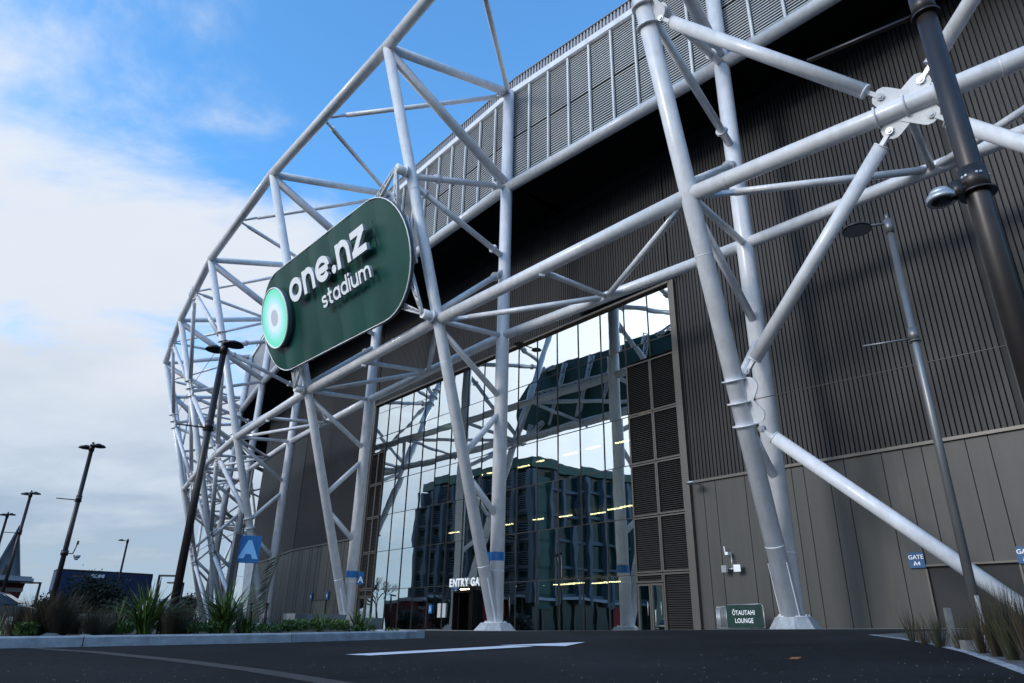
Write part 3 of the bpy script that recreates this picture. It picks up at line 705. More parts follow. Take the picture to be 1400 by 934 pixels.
# lettering: monoline strokes
class Glyphs:
    def __init__(s, ox, oy, sc, w, off, dep):
        s.o = (ox, oy); s.sc = sc; s.w = w; s.off = off; s.dep = dep; s.k = 0
        s.X = V((-.99984, -.018)); s.Y = V((-.018, .99984)); 
        if s.Y.y < 0: s.Y = -s.Y
    def P(s, x, y, off): p = V(s.o)+s.X*(x*s.sc)+s.Y*(y*s.sc); return sp(p.x, p.y, off)
    def ribbon(s, mb, pts, closed=False):
        """flat stroke with constant width along a 2D polyline"""
        n = len(pts); L_, R_ = [], []; w = s.w/2
        for i in range(n):
            if closed: a, b = pts[i-1], pts[(i+1) % n]
            else: a, b = pts[max(i-1, 0)], pts[min(i+1, n-1)]
            d = V((b[0]-a[0], b[1]-a[1])).normalized(); nn = V((-d.y, d.x)); p = V(pts[i])
            m = 1.0
            L_.append(p+nn*w*m); R_.append(p-nn*w*m)
        s.k += 1; o1 = s.off+s.dep+.0022*s.k; o0 = s.off
        vs = [s.P(p.x, p.y, o1) for p in L_]+[s.P(p.x, p.y, o1) for p in R_]+[s.P(p.x, p.y, o0) for p in L_]+[s.P(p.x, p.y, o0) for p in R_]
        m = n if closed else n-1; fs = []
        for i in range(m):
            j = (i+1) % n; fs += [(i, j, n+j, n+i), (2*n+i, 2*n+j, j, i), (n+i, n+j, 3*n+j, 3*n+i)]
        if not closed: fs += [(0, n, 3*n, 2*n), (n-1, 3*n-1-0*n, 4*n-1, 2*n-1)]
        mb.add(vs, fs)
def arc(cx, cy, rx, ry, a0, a1, n=18): return [(cx+rx*cos(radians(a0+(a1-a0)*i/n)), cy+ry*sin(radians(a0+(a1-a0)*i/n))) for i in range(n+1)]
def glyph(ch, W_, w, A=1.42):
    """strokes of a letter, x-height 1, advance W_, stroke w"""
    h = w/2; r = W_/2-h; c = W_/2; ry = .5-h
    if ch == 'o': return [('c', arc(c, .5, r, ry+.015, 0, 360, 32)[:-1])], W_
    if ch == 'e': return [('p', arc(c, .5, r, ry+.015, -42, -360, 30)), ('p', [(h, .47), (W_-h*1.1, .47)])], W_
    if ch == 'n': return [('p', [(h, 0), (h, 1)]), ('p', [(h*1.05, .45)]+arc(c, 1-h-r*.98+.01, r, r, 180, 0, 16)+[(W_-h, 0)])], W_
    if ch == 'u': return [('p', [(W_-h, 0), (W_-h, 1)]), ('p', [(h, 1)]+arc(c, h+r*.98-.01, r, r, 180, 360, 16)+[(W_-h, .6)])], W_
    if ch == 'z': return [('p', [(.02, 1-h), (W_-.02, 1-h)]), ('p', [(W_-h*1.3, 1-h*1.3), (h*1.3, h*1.3)]), ('p', [(0, h), (W_, h)])], W_
    if ch == '.': return [('d', arc(h*1.25, h*1.2, h*.68, h*.68, 0, 360, 18)[:-1])], w*1.25
    if ch == 'a': return [('c', arc(c, .5, r, ry+.015, 0, 360, 28)[:-1]), ('p', [(W_-h, 0), (W_-h, 1)])], W_
    if ch == 'd': return [('c', arc(c, .5, r, ry+.015, 0, 360, 28)[:-1]), ('p', [(W_-h, 0), (W_-h, A)])], W_
    if ch == 'i': return [('p', [(h, 0), (h, 1)]), ('d', arc(h, 1.3, h*.62, h*.62, 0, 360, 14)[:-1])], w
    if ch == 't': return [('p', [(W_*.42, 1.34)]+[(W_*.42, h+.22)]+arc(W_*.42+.2, h+.2, .2, .2, 180, 275, 8)[1:]+[(W_, h)]), ('p', [(0, 1-h), (W_, 1-h)])], W_
    if ch == 's':
        r1 = .25-h*.25; pts = arc(c, .5+r1-h*.02, W_/2-h, .25-h*.5, 30, 270-0, 16)
        top = arc(c, .75-h*.5, W_/2-h, .25-h*.5, 25, 260, 14); bot = arc(c, .25+h*.5, W_/2-h, .25-h*.5, 80, -155, 14)
        return [('p', top+bot)], W_
    if ch == 'm':
        q = (W_-w)/2; r = q/2; o = []
        o.append(('p', [(h, 0), (h, 1)]))
        for b in (h, h+q): o.append(('p', [(b*1.0, .5)]+arc(b+r, 1-h-r+.01, r, r, 180, 0, 12)+[(b+q, 0)]))
        return o, W_
def word(txt, ox, oy, sc, w, widths, gap, off, dep):
    x = 0
    for ch in txt:
        g = Glyphs(ox, oy, sc, w, off, dep); st, adv = glyph(ch, widths.get(ch, .9), w)
        mb = MB()
        for kd, pts in st:
            pts = [(p[0]+x, p[1]) for p in pts]
            if kd == 'd':
                sv = g.w; g.w = w*.68 ; 
                cxm = sum(p[0] for p in pts)/len(pts); cym = sum(p[1] for p in pts)/len(pts)
                rr = [(cxm+(p[0]-cxm)*1.9, cym+(p[1]-cym)*1.9) for p in pts]
                mb.prism([g.P(p[0], p[1], off) for p in rr], S_n*dep); g.w = sv
            else: g.ribbon(mb, pts, kd == 'c')
        lo = part(mb, 'letter', ('letter', 'lettershade'), sg)
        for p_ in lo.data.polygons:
            if abs(p_.normal.dot(S_n)) < .5: p_.material_index = 1  # letter sides get the grey that stands for their shade
        x += adv+gap
    return x
word('one.nz', 14.45, 5.93, 1.74, .262, dict(o=1.20, n=1.05, e=1.20, z=1.06), .147, 1.86, .24)
word('stadium', 9.92, 4.07, .87, .215, dict(s=.90, t=.70, a=1.12, d=1.12, u=1.03, m=1.70), .165, 1.84, .19)
# rails carrying the letters
for y, x0, x1 in ((6.75, 15.0, 2.5),):
    part(MB().tube(sp(x0, y+.05, 1.66), sp(x1, y-.12, 1.66), .03, n=6), 'letter_rail', 'darkpole', sg)
for x in (7.5, 7.0, 2.45): part(MB().tube(sp(x, 5.7, 1.66), sp(x, 7.5, 1.66), .028, n=6), 'letter_rail', 'darkpole', sg)
# stubs and lattice carrying the sign
fr = thing('sign_support_frame', 'small white lattice brackets and capped stubs holding the green sign off the truss legs', 'bracket', FP(2, 28.2))
stubs = [FP(2, 28.3), FP(2, ZM+.1), FP(3, ZM), FP(3, 27.4)]
ends = []
for p in stubs:
    e = p+S_n*-0.0+V((-.746, -.618, .0))*1.15+S_t*.0
    part(MB().tube(p, e, .30, n=20), 'stub', 'white', fr); part(MB().ring(p.lerp(e, .45), e-p, .42, .08), 'stub_flange', 'white', fr); ends.append(e)
def lattice(a, b, w=.46, n=5, r=.05):
    a = V(a); b = V(b); d = (b-a).normalized(); x = d.cross(S_n).normalized()*w/2; y = S_n*w/2
    cs = [x+y*.6, -x+y*.6, -y]
    mb = MB()
    for c_ in cs: mb.tube(a+c_*.3, b+c_, r*1.25, n=6)
    part(mb, 'lattice_chord', 'white', fr)
    mb = MB()
    for i in range(n):
        f0, f1 = i/n, (i+1)/n
        for q in range(3):
            c0, c1 = cs[q], cs[(q+1) % 3]; s0, s1 = .3+.7*f0, .3+.7*f1
            mb.tube(a.lerp(b, f0)+c0*s0, a.lerp(b, f1)+c1*s1, r*.8, n=5, caps=False); mb.tube(a.lerp(b, f1)+c0*s1, a.lerp(b, f1)+c1*s1, r*.8, n=5, caps=False)
    kind(part(mb, 'lattice_web', 'white', fr), 'stuff')
lattice(ends[0], sp(.6, 6.9, 1.0)); lattice(ends[0], sp(3.2, 8.6, 1.0), n=5); lattice(ends[1], sp(.5, 3.6, 1.0)); lattice(ends[1], sp(2.4, 1.9, 1.0), n=6)
lattice(ends[2], sp(17.9, 2.2, 1.0), n=4); lattice(ends[2], sp(16.2, 2.3, 1.0), n=4); lattice(ends[3], sp(16.6, 9.2, 1.0), n=3)
lattice(sp(-.2, 3.6, .9), sp(-.2, 6.6, .9), n=6, w=.5); lattice(sp(.2, 5.2, .8), sp(19, 6.0, .8), n=22, w=.6)
for tt in (4.5, 8, 11.5, 15): lattice(sp(tt, 1.7, .9), sp(tt, 8.9, .9), n=7, w=.5)

# ------------------------------------------------------------------ column bands and signs
def band(k, z, lab, flag=True):
    c = RP(k, 0); t = V((-.66, .75, 0)); n = V((-.75, -.66, 0))
    o = thing('column_band_sign', lab, 'sign', (c.x, c.y, z), 'blue A signs on the columns')
    part(MB().tube(RP(k, z-.24), RP(k, z+.24), .455, n=24, caps=False), 'band', 'blue', o)
    if flag:
        vd = V((c.x, c.y, 0)).normalized(); side = V((vd.y, -vd.x, 0))
        side = flag*side
        b = c+side*(.44+.24)+V((0, 0, z-.24))-vd*.12
        part(MB().box(b, .48, .06, .95, side, vd), 'flag_plate', 'blue', o)
        part(text_mb('A', .44, .012, b-side*flag*.17-vd*.055+V((0, 0, -.33)), side*flag, V((0, 0, 1)), bold=.02), 'letter', 'letter', o)
band(2, 3.98, 'blue band with a small flag round the column in front of the entry gate', -1)
band(3, 3.8, 'blue band and A flag round the column behind the right-hand flax', 1)
def plate_sign(name, lab, p, X, n, w, h, lines, ch, m='blued', lm='letter', group=None, bold=.003):
    o = thing(name, lab, 'sign', p, group)
    part(MB().box(p, w, .04, h, X, n), 'plate', m, o)
    X = V(X); yy = (len(lines)-1)*ch*.75
    for i, l in enumerate(lines):
        part(text_mb(l, ch, .008, V(p)+V(n)*.022+V((0, 0, yy-ch/2-i*ch*1.5)), X, V((0, 0, 1)), align='CENTER', bold=bold), 'lettering', lm, o)
    return o
Xr = -t1            # reading direction on the wall (left to right as seen)
p = wp(10.7, 2.88, .08); plate_sign('gate_sign', 'blue GATE A4 sign on the grey wall left of the black roller gate', p, Xr, n1, .62, .62, ['GATE', 'A4'], .17)
p = wp(14.42, 2.86, .08); plate_sign('gate_sign', 'blue gate sign cut off by the right edge of the photo', p, Xr, n1, .62, .62, ['GATE', 'A5'], .17)
for al_, lab in ((22.0, 'small blue gate sign left of the far grey service door behind the planter'), (18.3, 'small blue gate sign right of the far grey service door behind the planter')):
    a3, t3, n3, L3 = wdir(3)
    p = a3+t3*(al_-12.0)*K+n3*.1+V((0, 0, 2.8)); plate_sign('gate_sign', lab, p, -t3, n3, .6, .75, ['A'], .3)
a3, t3, n3, L3 = wdir(3)
sd = thing('service_door', 'grey flush service door in the far panelled wall between two small blue signs', 'door', a3+t3*8.15)
part(MB().box(a3+t3*8.15+n3*.05+V((0, 0, .95)), 2.6, .08, 2.8, t3, n3), 'leaf', 'frame', sd); part(MB().box(a3+t3*8.15+n3*.08+V((0, 0, 2.4)), 2.8, .08, .1, t3, n3), 'frame', 'ribback', sd)
# ENTRY GATE lettering
eg = thing('entry_gate_lettering', 'white ENTRY GATE letters standing on the glass above the entry doors', 'sign', gp(20.7, 2.8, .3))
x = 20.75*K
for i, ch in enumerate('ENTRY GATE A'):
    wdt = {'E': .43, 'N': .54, 'T': .46, 'R': .50, 'Y': .47, ' ': .22, 'G': .56, 'A': .54}[ch]
    if ch != ' ': part(text_mb(ch, .55, .06, gp(x, 2.82*K, .28), -T0, V((0, 0, 1)), bold=.03, width=.9), 'letter', 'letter', eg)
    x -= wdt
plate_sign('small_gate_sign', 'small blue A sign on the glass below the ENTRY lettering', gp(20.2*K, 2.48*K, .1), -T0, N0, .42, .5, ['A'], .26)
ds = thing('accessible_sign', 'small blue wheelchair access sign on the glass left of the entry doors', 'sign', gp(23.3*K, 1.35*K, .1))
part(MB().box(gp(23.3*K, 1.35*K, .1), .42, .04, .62, T0, N0), 'plate', 'blue', ds)
mb = MB(); o_ = .128
def dp(x, y): return gp(23.3*K-x, 1.35*K+y, o_)
mb.tube(dp(-.03, .17), dp(-.03, .22), .035, n=8).tube(dp(-.03, .15), dp(-.02, 0), .022, n=6).tube(dp(-.02, 0), dp(.09, -.01), .02, n=6).tube(dp(.09, -.01), dp(.13, -.12), .02, n=6)
for i in range(10):
    a_, b_ = radians(100+i*24), radians(124+i*24); mb.tube(dp(-.01+.1*cos(a_), -.08+.1*sin(a_)), dp(-.01+.1*cos(b_), -.08+.1*sin(b_)), .012, n=5)
part(mb, 'wheelchair_symbol', 'letter', ds)
nb = thing('notice_board', 'pair of pale framed notices inside the glass left of the entry doors', 'notice', gp(21.9, 1.2, .05))
for q in (21.6, 22.2): part(MB().box(gp(q*K, 1.25*K, .06), .42, .04, 1.0, T0, N0), 'notice', 'stone', nb)
# free-standing A blade sign
bp_ = hdist(318, 775, 27.0); g = G(bp_.x, bp_.y)
bs = thing('wayfinding_sign', 'tall black post with a square blue panel lettered A beyond the planter', 'sign', (bp_.x, bp_.y, g))
vd = V((bp_.x, bp_.y, 0)).normalized(); sd_ = V((vd.y, -vd.x, 0))
zt_ = atz(324, 730, 1); zt_ = 27.0*ray(324, 730).z/hypot(ray(324, 730).x, ray(324, 730).y)
part(MB().box(V((bp_.x, bp_.y, (g+zt_)/2)), .14, .30, zt_-g, sd_, vd), 'post', 'darkpole', bs)
fc = V((bp_.x, bp_.y, 0))+sd_*.46+vd*.02
part(MB().box(fc+V((0, 0, zt_-.5)), .72, .22, .92, sd_, vd), 'panel', 'blue', bs)
part(text_mb('A', .56, .01, fc+sd_*-.27-vd*.115+V((0, 0, zt_-.78)), sd_, V((0, 0, 1)), bold=.05), 'letter', 'lblue', bs)

# ------------------------------------------------------------------ lamp posts
def lamp(px, py, lab, heads=2, dia=.66, r=.095, m='darkpole', ztop=8.5, arm=True, cctv=False, grp='tall disc-headed lamp posts', pos=None, face=None, headm=None):
    p = atz(px, py, ztop) if pos is None else V(pos)
    g = G(p.x, p.y)-.1; o = thing('lamp_post', lab, 'street lamp', (p.x, p.y, g), grp)
    part(MB().tube((p.x, p.y, g), (p.x, p.y, ztop), r*1.08, r*.82, n=16), 'pole', m, o)
    vd = V((p.x, p.y, 0)).normalized() if face is None else V(face); s = V((vd.y, -vd.x, 0))
    part(MB().tube((p.x, p.y, ztop-.35), (p.x, p.y, ztop-.02), r*1.08, n=16).tube((p.x, p.y, ztop-.02), (p.x, p.y, ztop+.12), r*.5, n=10), 'cap_collar', m, o)
    for h in range(heads):
        sg_ = (-1, 1)[h]; dz = (-.22, -.02)[h] if heads == 2 else -.05
        c = V((p.x, p.y, ztop-.12))+(s*sg_*.62-vd*.12 if heads == 1 else s*sg_*.26-vd*sg_*.36)
        hd = part(MB().tube(c+V((0, 0, -.03)), c+V((0, 0, .05)), dia/2, dia/2*.8, n=28).tube(c+V((0, 0, .05)), c+V((0, 0, .12)), dia*.22, dia*.15, n=14), 'lamp_head', headm or m, o)
        part(MB().tube(c+V((0, 0, -.045)), c+V((0, 0, -.028)), dia/2*.88, n=28), 'lens', 'lens', hd)
        part(MB().tube(V((p.x, p.y, ztop+dz-.05)), c+V((0, 0, .04)), .03, n=8), 'arm', m, o)
    zc = 5.73*ztop/8.5
    if arm:
        part(MB().tube((p.x, p.y, zc-.14), (p.x, p.y, zc+.14), r*1.15, n=16).tube((p.x, p.y, zc-.16), (p.x, p.y, zc-.14), r*1.45, n=16), 'banner_collar', m, o)
        e = V((p.x, p.y, zc-.08)); part(MB().tube(e, e-s*.95-vd*.1+V((0, 0, -.02)), .025, n=8), 'banner_arm', m, o)
    if cctv:
        zz = 3.1; part(MB().tube((p.x, p.y, zz-.12), (p.x, p.y, zz+.12), r*1.4, n=14), 'camera_clamp', m, o)
        c = V((p.x, p.y, zz))+s*.55
        part(MB().path([V((p.x, p.y, zz)), V((p.x, p.y, zz-.02))+s*.35, c+V((0, 0, .5))-s*.1], .025).tube(c+V((0, 0, .42))-s*.1, c+V((0, 0, .6))-s*.1, .05, n=8), 'camera_arm', m, o)
        part(MB().tube(c+V((0, 0, -.2)), c+V((0, 0, -.08)), .13, .17, n=14).tube(c+V((0, 0, -.3)), c+V((0, 0, -.2)), .06, .12, n=12), 'dome_camera', 'steel', o)
    return o
lamp(308, 470, 'dark lamp post with two black discs crossing the left end of the truss', dia=.64, r=.115)
lamp(127, 608, 'dark lamp post with a dome camera on its stem in front of the navy building', dia=.72, r=.12, cctv=True)
lamp(43, 673, 'dark lamp post beside the red building gable', dia=.72, r=.115)
lamp(11, 702, 'dark lamp post cut by the left edge of the photo above the red building', dia=.72, r=.115)
lamp(175, 738, 'farther dark lamp post with a single arm in front of the navy building', heads=1, dia=.7, r=.12, arm=False)
lamp(1213, 300, 'silver lamp post with one disc head and banner arm in front of the right-hand wall', heads=1, dia=.62, r=.08, m='silver', headm='darkpole')
# near dark pole at the upper right
pn = hdist(1330, 240, 6.6)
np_ = thing('near_lamp_post', 'thick dark lamp post close to the camera at the upper right carrying a dome camera', 'street lamp', (pn.x, pn.y, G(pn.x, pn.y)-.1))
vd = V((pn.x, pn.y, 0)).normalized(); s = V((vd.y, -vd.x, 0))
part(MB().tube((pn.x, pn.y, G(pn.x, pn.y)-.1), (pn.x, pn.y, 8.6), .106, .086, n=28), 'pole', 'darkpole', np_)
zc = 6.6*ray(1262, 8).z/hypot(ray(1262, 8).x, ray(1262, 8).y)
part(MB().tube((pn.x, pn.y, zc-.14), (pn.x, pn.y, zc+.14), .110, n=28).tube((pn.x, pn.y, zc-.16), (pn.x, pn.y, zc-.135), .132, n=28), 'banner_collar', 'darkpole', np_)
part(MB().tube((pn.x, pn.y, zc-.08), V((pn.x, pn.y, zc-.08))-s*1.15-vd*.05, .024, n=10), 'banner_arm', 'darkpole', np_)
zz = 6.6*ray(1330, 248).z/hypot(ray(1330, 248).x, ray(1330, 248).y)
part(MB().tube((pn.x, pn.y, zz-.13), (pn.x, pn.y, zz+.12), .116, n=28).tube((pn.x, pn.y, zz-.15), (pn.x, pn.y, zz-.13), .148, n=28), 'camera_clamp', 'darkpole', np_)
mb = MB()
for q in range(6): mb.tube(V((pn.x, pn.y, zz+.02))+(s*cos(q)-vd*abs(sin(q)))*.108, V((pn.x, pn.y, zz+.02))+(s*cos(q)-vd*abs(sin(q)))*.124, .012, n=6)
kind(part(mb, 'clamp_bolts', 'steel', np_), 'stuff')
c = V((pn.x, pn.y, zz-.13))-s*.27-vd*.12
dm = part(MB().tube(V((pn.x, pn.y, zz-.05)), c+s*.1+V((0, 0, .02)), .035, n=10).tube(c+s*.13+V((0, 0, -.05)), c+s*.13+V((0, 0, .1)), .05, n=12), 'camera_bracket', 'darkpole', np_)
part(MB().tube(c+V((0, 0, .0)), c+V((0, 0, .07)), .12, .075, n=28).tube(c+V((0, 0, -.05)), c+V((0, 0, 0)), .122, .122, n=28), 'camera_housing', 'steel', np_)
mb = MB(); nlat = 6
for i in range(nlat):
    a0, a1 = i*pi/2/nlat, (i+1)*pi/2/nlat; mb.tube(c+V((0, 0, -.05-.03*sin(a0))), c+V((0, 0, -.05-.03*sin(a1))), .092*cos(a0), max(.001, .092*cos(a1)), n=20, caps=False)
part(mb, 'camera_dome', 'lens', np_)
# distant simple street lights
for px, py, dist, lab in ((218, 788, 60, 'small distant street light right of the navy building'), (251, 798, 75, 'small distant street light beside the bare tree at the truss foot'),
                          (55, 798, 70, 'small distant street light between the red and navy buildings'), (122, 789, 75, 'pale street light rising in front of the navy building'),):
    tp = hdist(px, py, dist); g = G(tp.x, tp.y)
    o = thing('street_light', lab, 'street lamp', (tp.x, tp.y, g), 'distant street lights')
    part(MB().tube((tp.x, tp.y, g), tp, .13, .09, n=8), 'pole', 'darkpole', o)
    sx = 1 if px > 200 and px < 240 else -1
    part(MB().box(tp+V((sx*.75, 0, .05)), 1.5, .35, .12), 'lamp_head', 'darkpole', o)

# ------------------------------------------------------------------ wall fittings
def wall_light(p, n, lab, sc=1.0, m='steel'):
    p = V(p); n = V(n); s = n.cross(V((0, 0, 1))); o = thing('wall_light', lab, 'lamp', p, 'disc lights on the stadium wall')
    part(MB().tube(p, p+n*.5*sc, .04*sc, n=8), 'arm', m, o)
    part(MB().tube(p+n*.75*sc+V((0, 0, -.05)), p+n*.75*sc+V((0, 0, .06)), .34*sc, .24*sc, n=22), 'head', m, o)
wall_light(wp(.85, 7.25, 0), n1, 'pale disc light on the seam of the grey wall beside the louvres')
def onwall(px, py, i, off=0):
    a, t, n, L_ = wdir(i); a = a+n*off; r = ray(px, py); return r*(n.dot(a)/n.dot(V((r.x, r.y, 0))))
wall_light(onwall(722, 474, 2), N0, 'dark disc light on the ribbed wall just above the glass', 1.2, 'darkpole')
wall_light(onwall(549, 468, 2), N0, 'pale disc light on the ribbed wall behind the ring chord', 1.1)
wall_light(onwall(586, 450, 2), N0, 'pale disc light on the ribbed wall beside the second legs', 1.1)
wall_light(onwall(472, 512, 3), n3, 'pale disc light on the far ribbed wall under the green sign', 1.1)
wall_light(onwall(383, 565, 4), wdir(4)[2], 'pale disc light on the far ribbed wall behind the fourth legs', 1.1)
fl = thing('floodlight_cluster', 'pair of small floodlights with a camera above on the grey wall beside the louvres', 'floodlight', wp(2.4, 3.1, .1))
for q, s_ in ((2.05, .3), (2.75, -.3)):
    part(MB().box(wp(q, 2.95, .35), .34, .12, .34, (-t1*cos(s_)+n1*sin(s_)).normalized(), (n1*cos(s_)+t1*sin(s_)).normalized()), 'floodlight', 'steel', fl)
part(MB().tube(wp(2.4, 2.95, .0), wp(2.4, 2.95, .3), .04, n=8).tube(wp(2.4, 2.95, .2), wp(2.4, 3.6, .2), .03, n=8).tube(wp(2.1, 2.95, .25), wp(2.7, 2.95, .25), .03, n=6), 'bracket', 'steel', fl)
part(MB().box(wp(2.3, 3.65, .3), .16, .34, .14, t1, n1).tube(wp(2.15, 3.6, .3), wp(2.1, 4.0, .3), .03, n=8), 'camera', 'letter', fl)

# ------------------------------------------------------------------ barriers with the lounge banner
def barrier(c, X, lab, banner=False, w=2.3, h=1.1, grp='steel crowd barriers'):
    c = V(c); X = V(X).normalized(); g = c.z; o = thing('crowd_barrier', lab, 'barrier', c, None if banner else grp)
    Z = V((0, 0, 1)); a = c-X*w/2; b = c+X*w/2
    pts = [a+Z*.15, a+Z*(h-.1), a+X*.1+Z*h, b-X*.1+Z*h, b+Z*(h-.1), b+Z*.15, a+Z*.15]
    part(MB().path(pts, .022, 8), 'frame', 'steel', o)
    mb = MB()
    for i in range(1, 12): mb.tube(a+X*w*i/12+Z*.15, a+X*w*i/12+Z*h, .006, n=5)
    part(mb, 'bars', 'steel', o); Y = X.cross(Z)
    for s_ in (.2, .8): part(MB().box(a.lerp(b, s_)+Z*.03, .05, .6, .04, X, Y), 'foot', 'steel', o)
    if banner:
        nrm = -Y if (-Y).dot(c) < 0 else Y
        vs = []; nx = 16
        for i in range(nx+1):
            for j in (0, 1): vs.append(a.lerp(b, .02+.96*i/nx)+Z*(.14+(h-.14)*j)+nrm*(.045+.012*sin(i*1.3)))
        part(MB().add(vs, [(2*i, 2*i+2, 2*i+3, 2*i+1) for i in range(nx)], True), 'banner', 'bgreen', o)
        rd = V((-nrm.y, nrm.x, 0)); rd = rd if rd.x > 0 else -rd
        for i, (tx, w_) in enumerate((('ŌTAUTAHI', 1), ('LOUNGE', 1))):
            part(text_mb(tx, .20, .006, c+nrm*.065+Z*(.68-i*.34), rd, Z, align='CENTER', spacing=1.05, bold=.004), 'lettering', 'letter', o)
g_ = .30
xw = -t1
bc = wp(4.05, 0, 2.3); barrier((bc.x, bc.y, .17), xw+n1*.25, 'dark green ŌTAUTAHI LOUNGE banner tied on a steel crowd barrier left of the near plinth', True, w=2.35, h=1.12)
for i in range(4):
    bc2 = wp(3.25-.14*i, 0, 2.0-.3*i); barrier((bc2.x, bc2.y, .14), xw+n1*.25, ('first', 'second', 'third', 'rearmost')[i]+' of the bare steel crowd barriers stacked behind the green lounge banner', False, w=2.1, h=1.1)

# ------------------------------------------------------------------ kerb, planter bed
K0 = gpt(-60, 888); K1 = gpt(112, 884.5); K2 = gpt(398, 878.5); K3 = gpt(556, 873.6); K4 = gpt(568, 873)
print('kerb', K0, K1, K2, K3)
kb = thing('planter_kerb', 'long low concrete kerb edging the planted bed on the left', 'kerb', K1)
def kerb_seg(a, b, w=.28, h=.17):
    a = V(a); b = V(b); d = (b-a); d.z = 0; d.normalize(); n = V((-d.y, d.x, 0)); n = n if n.dot(a) > 0 else -n
    a = a+d*.008; b = b-d*.008
    prof = [(0, -.1), (0.0, h-.025), (.03, h), (w, h), (w, -.1)]
    vs = [V((a.x, a.y, G(a.x, a.y)))+n*x+V((0, 0, z)) for x, z in prof]+[V((b.x, b.y, G(b.x, b.y)))+n*x+V((0, 0, z)) for x, z in prof]
    m = len(prof); part(MB().add(vs, [tuple(range(m))[::-1], tuple(range(m, 2*m))]+[(i, (i+1) % m, m+(i+1) % m, m+i) for i in range(m)]), 'kerb_stone', 'kerb', kb)
for a, b in ((K0, K1), (K1, K2), (K2, K3), (K3, K4)): kerb_seg(a, b)
KE = gpt(568, 873); dirk = (K4-K1); dirk.z = 0; dirk.normalize(); nk = V((-dirk.y, dirk.x, 0)); nk = nk if nk.dot(K1) > 0 else -nk
E1 = KE+nk*6; kerb_seg(KE, KE+nk*.9); kerb_seg(KE+nk*.9, KE+nk*6)
mb = MB(); vs = []
rows_ = 14
for i in range(rows_+1):
    p = K0.lerp(K4, i/rows_)
    for j in range(4):
        q = p+nk*(.26+2.2*j); vs.append((q.x, q.y, G(q.x, q.y)+.12+.05*random.random()))
mb.add(vs, [(i*4+j, i*4+j+1, (i+1)*4+j+1, (i+1)*4+j) for i in range(rows_) for j in range(3)], True)
kind(mb.build('planting_bed', 'soil'), 'structure')

# plants ------------------------------------------------------------------
def blade_mesh(L_, w, curve, name, m, fold=.25):
    mb = MB(); n = 6; vs = []; fs = []
    for i in range(n+1):
        f = i/n; y = curve*L_*f*f; z = L_*(f-.35*curve*f*f*f); ww = w*(1-f**2.2)*(.55+.45*min(1, f*4))+.0015
        vs += [(-ww/2, y, z), (0, y-ww*fold, z), (ww/2, y, z)]
    for i in range(n):
        a = i*3; fs += [(a, a+1, a+4, a+3), (a+1, a+2, a+5, a+4)]
    me = bpy.data.meshes.new(name); me.from_pydata(vs, [], fs); me.materials.append(MT[m]); me.update()
    return me
LEAF = {m: [blade_mesh(1, .06, c_, 'leaf', m) for c_ in (.12, .3, .55, .8)] for m in ('flax', 'flaxb')}
def flax(base, h, nleaf, lab, m='flax', spread=1.0, seed=0):
    r = random.Random(seed); o = thing('flax_plant', lab, 'plant', base, 'flaxes in the planted bed')
    for i in range(int(nleaf*1.35)):
        me = LEAF[m][min(3, int(r.random()**1.2*4))]; lf = bpy.data.objects.new('leaf', me); C.objects.link(lf); lf.parent = o
        s = h*.93*r.uniform(.55, 1.1); lf.scale = (s*r.uniform(.6, 1.0), s, s); lf.rotation_euler = (-r.uniform(.02, .5)*spread, r.uniform(-.08, .08), r.uniform(0, 2*pi))
        lf.location = (r.uniform(-.1, .1), r.uniform(-.1, .1), 0)
    return o
def grass_mb(mb, base, h, n, spread, w, r, lean=.5):
    for i in range(n):
        a = r.uniform(0, 2*pi); q = r.random(); hh = h*r.uniform(.5, 1.1); o_ = V((cos(a), sin(a), 0)); b = V(base)+o_*spread*.35*q
        tip = b+o_*spread*(q*.7+.3)*r.uniform(.5, 1.4)+V((0, 0, hh)); mid = b.lerp(tip, .55)+V((0, 0, hh*.12))
        s = V((-sin(a+.6), cos(a+.6), 0))*w
        mb.add([b-s, b+s, mid+s*.7, tip, mid-s*.7], [(0, 1, 2, 4), (4, 2, 3)])
def tussock(base, h, lab, m, n=260, spread=.35, w=.004, seed=0, grp='tussock grasses'):
    r = random.Random(seed); mb = MB(); grass_mb(mb, V((0, 0, 0)), h, n, spread, w, r); o = mb.build('tussock_grass', m); o.location = base; tag(o, lab, 'grass clump', grp); return o
def onbed(px, py, dist):
    q = hdist(px, py, dist); return V((q.x, q.y, G(q.x, q.y)+.13))
def kdist(px): # distance of the kerb along pixel column
    q = K0
    d = ray(px, 870); n = nk; s = n.dot(K1)/n.dot(V((d.x, d.y, 0))); return s*hypot(d.x, d.y)
def bed(px, back): return onbed(px, 865, kdist(px)+back)
flax(bed(196, 1.0), 1.15, 80, 'largest green flax clump at the middle of the planted bed', seed=1)
flax(bed(222, 1.3), .9, 26, 'bluish flax leaning out to the right of the largest clump', 'flaxb', 1.3, seed=2)
flax(bed(305, .9), 1.25, 78, 'tall dark green flax clump in front of the far left truss legs', seed=3)
flax(bed(290, 1.6), 1.0, 26, 'flax growing just behind the tall clump by the truss legs', 'flax', 1.2, seed=4)
flax(bed(492, .9), .66, 84, 'rounded flax clump nearest the right end of the kerb', seed=5, spread=1.7)
flax(bed(436, 1.4), .72, 18, 'small sparse flax between the low ground cover and the rounded clump', seed=6)
flax(bed(377, .9), .62, 30, 'low spreading flax with drooping leaves near the middle kerb joint', 'flaxb', 2.0, seed=8)
flax(bed(262, 1.8), .8, 34, 'mid-sized flax between the rusty tussock and the tall clump', 'flaxb', 1.2, seed=12)
flax(bed(336, 1.2), .7, 30, 'short flax just right of the tall dark clump', 'flax', 1.5, seed=13)
